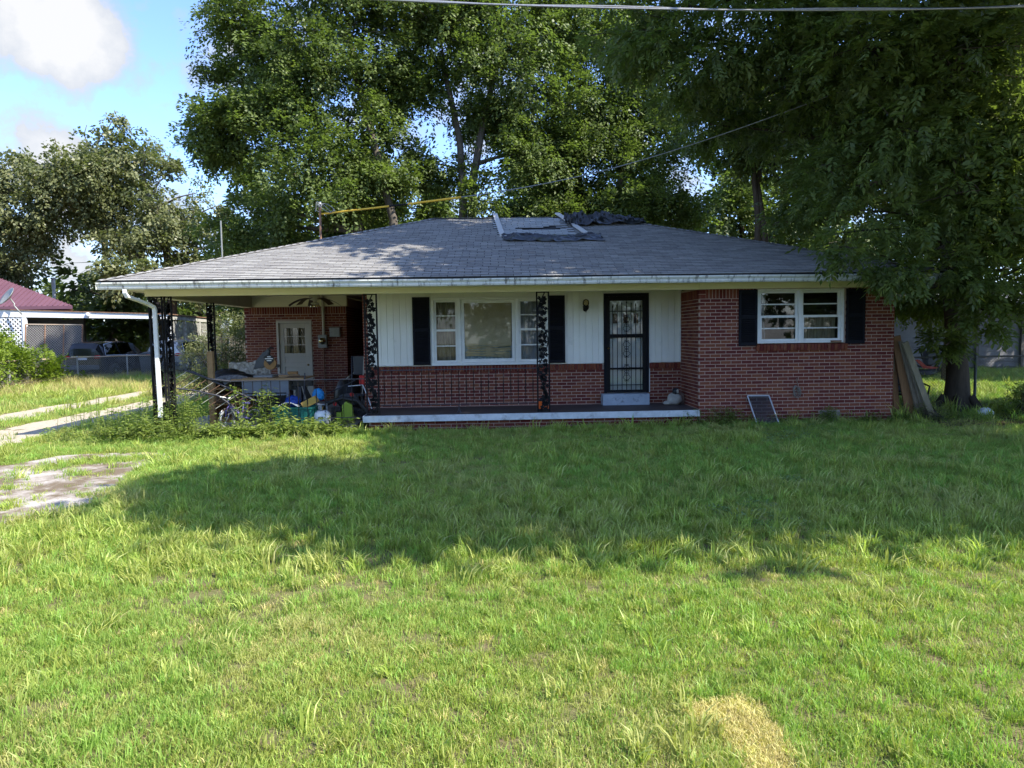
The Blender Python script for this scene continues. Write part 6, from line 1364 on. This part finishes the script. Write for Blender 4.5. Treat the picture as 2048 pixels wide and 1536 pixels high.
def sample(x0, x1, y0, y1, dens):
    n = int((x1-x0)*(y1-y0)*dens); return np.stack([rng.uniform(x0,x1,n), rng.uniform(y0,y1,n)], 1)
zones = [sample(-9,1,-12.6,-9,620), sample(-15,6,-9,-4.5,330), sample(-16,10,-4.5,1.4,240), sample(-24,-10.9,1.4,24,55), sample(4.2,22,1.4,16,70), sample(-15,-9,-12.6,-9,60), sample(1,8,-12.6,-9,120), sample(-24,-15,-4.5,1.4,90), sample(-12,-6.5,-.6,.6,160), sample(-3.3,-2.8,-11.2,-10.3,900)]
PT = np.concatenate(zones); P3, RT, SC, PK = [], [], [], []
def nzv(x, y, s, o): return mnoise.noise(Vector((x*s, y*s, o)))
for (x, y) in PT:
    dx, dy = x-cx, y-cy; dist = math.hypot(dx, dy)
    if dy < 1.0 and abs(dx) > 3.2: 
        if random.random() < .5: continue
    if -10.6 < x < -6.62 and y > -.04: continue
    if -6.62 < x < .0 and y > -.12: continue
    if -.0 <= x < XR+.02 and y > -.03: continue
    d_ = 1.0
    if e1(y,-1) < x < e1(y,1) and y < 16: d_ = .02
    elif e2(y,-1) < x < e2(y,1) and y < 16: d_ = .02
    elif inpoly(x, y, PATCH): d_ = .05 + .7*(nzv(x,y,.9,2) > .22) + .25*(nzv(x,y,2.0,5) > .3)
    bare = nzv(x,y,.42,31)
    if bare > .45: d_ *= .6
    if x > 4.4 and -1.0+.4*nzv(x,y,.8,3) < y < 3.2: d_ *= .10
    if nzv(x,y,1.9,40) > .36: d_ *= .62
    if nzv(x,y,4.5,44) > .44: d_ *= .5
    if random.random() > d_: continue
    tall = nzv(x,y,.8,12)+.5*nzv(x,y,2.1,15)
    ptall = .04+.6*max(0,tall-.12)
    if -8.6 < y < -5.0 and x < 2: ptall += .22*max(0, 1-abs(y+7.0)/1.8)
    if y < -8.6: ptall *= .38
    u = random.random(); clov = nzv(x,y,.5,50) > .3 and x > -2.5 and y > -7.8
    ycl = inpoly(x, y, [(-3.25,-10.42),(-2.93,-10.36),(-2.82,-10.52),(-2.82,-10.80),(-2.86,-11.1),(-3.08,-11.1),(-3.14,-10.68)])
    foot = -.7 < y < 2 and x > -9.2
    if ycl: k = 9 if u < .96 else 0
    elif y > 9 and x < -10: k = random.choice((10,5,6,2,1,2,9)) if nzv(x,y,.3,9) > .0 else random.choice((2,5,6,1,2))
    elif clov and u < .14: k = random.choice((7,8))
    elif u < ptall: k = random.choice((4,5,6))
    elif u > .975: k = 9
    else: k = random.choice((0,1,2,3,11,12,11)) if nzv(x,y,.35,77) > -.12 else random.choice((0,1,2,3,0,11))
    s = random.uniform(.7,1.2)*(.8 if y < -8.6 else 1)
    if dist > 9: s *= 1.1
    if dist > 16: s *= 1.6
    if foot: s *= 1.35
    P3.append((x,y,gz(x,y))); RT.append((random.uniform(-.15,.15),random.uniform(-.15,.15),random.uniform(0,6.28))); SC.append(s); PK.append(k)
scatter('lawn_grass', P3, RT, SC, PK, 'mown lawn grass with taller tufts across the front yard')
# leafy weeds crowding the edge of the carport
def weeds(name, label, spots, leaf):
    V, Q, rn = [], [], []; n0 = 0; st = MB()
    for (x, y, h, nl, w_, L) in spots:
        n = nl; f = rng.random(n)**.8; a = rng.uniform(0,6.28,n); lean = rng.normal(size=2)*.12*h
        P = np.stack([x+lean[0]*f+np.cos(a)*w_*.4*rng.random(n), y+lean[1]*f+np.sin(a)*w_*.4*rng.random(n), .03+h*f], 1)
        A_ = nrm(np.stack([np.cos(a),np.sin(a),rng.uniform(-.5,.35,n)],1)); U = nrm(np.array([0,0,1.])+.5*unit3(n)); S = nrm(np.cross(U,A_))
        v, q = leafquads(P, A_, S, L*(.6+.7*rng.random(n)), L*.38*(.7+.6*rng.random(n)), np.cross(A_,S)); V.append(v); Q.append(q+n0); n0 += len(v); rn.append(rng.random(n))
        st.tube([(x,y,0),(x+lean[0]*.5,y+lean[1]*.5,h*.5),(x+lean[0],y+lean[1],h)], .004, 4)
    t = empty(name, (spots[0][0], spots[0][1], 0), None); npmesh('leaves', np.concatenate(V), np.concatenate(Q), leaf, t, np.concatenate(rn)); st.build('stalks', leaf, t)
    return tag(t, label, 'weeds', kind='stuff')
W1 = [(random.uniform(-9.5,-6.75), random.uniform(-.8,-.08), random.uniform(.06,.2)+.25*random.random()**4, 36, .26, .10) for _ in range(120)]
W1 += [(random.uniform(-8.9,-8.1), random.uniform(-.25,-.06), random.uniform(.45,.95), 50, .22, .11) for _ in range(12)]
weeds('weeds', 'broad-leaved green weeds growing along the front of the carport', W1, 'leaf_weed')
W2 = [(random.gauss(-10.6,.55), random.gauss(-.45,.30), random.uniform(.1,.3)+.45*random.random()**3, 50, .24, .08) for _ in range(105)] + [(random.gauss(-11.5,.5), random.gauss(-.3,.4), random.uniform(.5,1.0), 34, .16, .045) for _ in range(26)] + [(random.uniform(-10.2,-9.6), random.uniform(-.3,.1), random.uniform(.4,.95), 60, .2, .07) for _ in range(16)]
weeds('weeds', 'tall sunlit weeds around the foot of the left carport post', W2, 'leaf_weed')
W3 = [(random.uniform(0,4.4), random.uniform(-.28,-.04), random.uniform(.08,.28), 22, .15, .06) for _ in range(70)] + [(random.gauss(2.62,.1), random.uniform(-.2,-.05), random.uniform(.2,.36), 50, .12, .05) for _ in range(10)] + [(random.gauss(.4,.25), random.uniform(-.25,-.05), random.uniform(.2,.38), 30, .15, .06) for _ in range(22)]
weeds('weeds', 'low weeds along the foot of the right brick wall', W3, 'leaf_weed')
leafmat('leaf_litter', (.10,.07,.04), (.24,.17,.09), .2)
weeds('leaf_litter', 'brown fallen leaves under the pecan tree', [(random.uniform(4.2,10), random.uniform(-1.2,3.2), .01, 26, 1.0, .07) for _ in range(260)], 'leaf_litter')
W4 = [(random.uniform(4.6,9.5), random.uniform(-.8,2.2), random.uniform(.05,.2), 18, .2, .06) for _ in range(160)]
weeds('ground_ivy', 'ivy and leaf litter on the bare ground under the pecan tree', W4, 'leaf_weed')
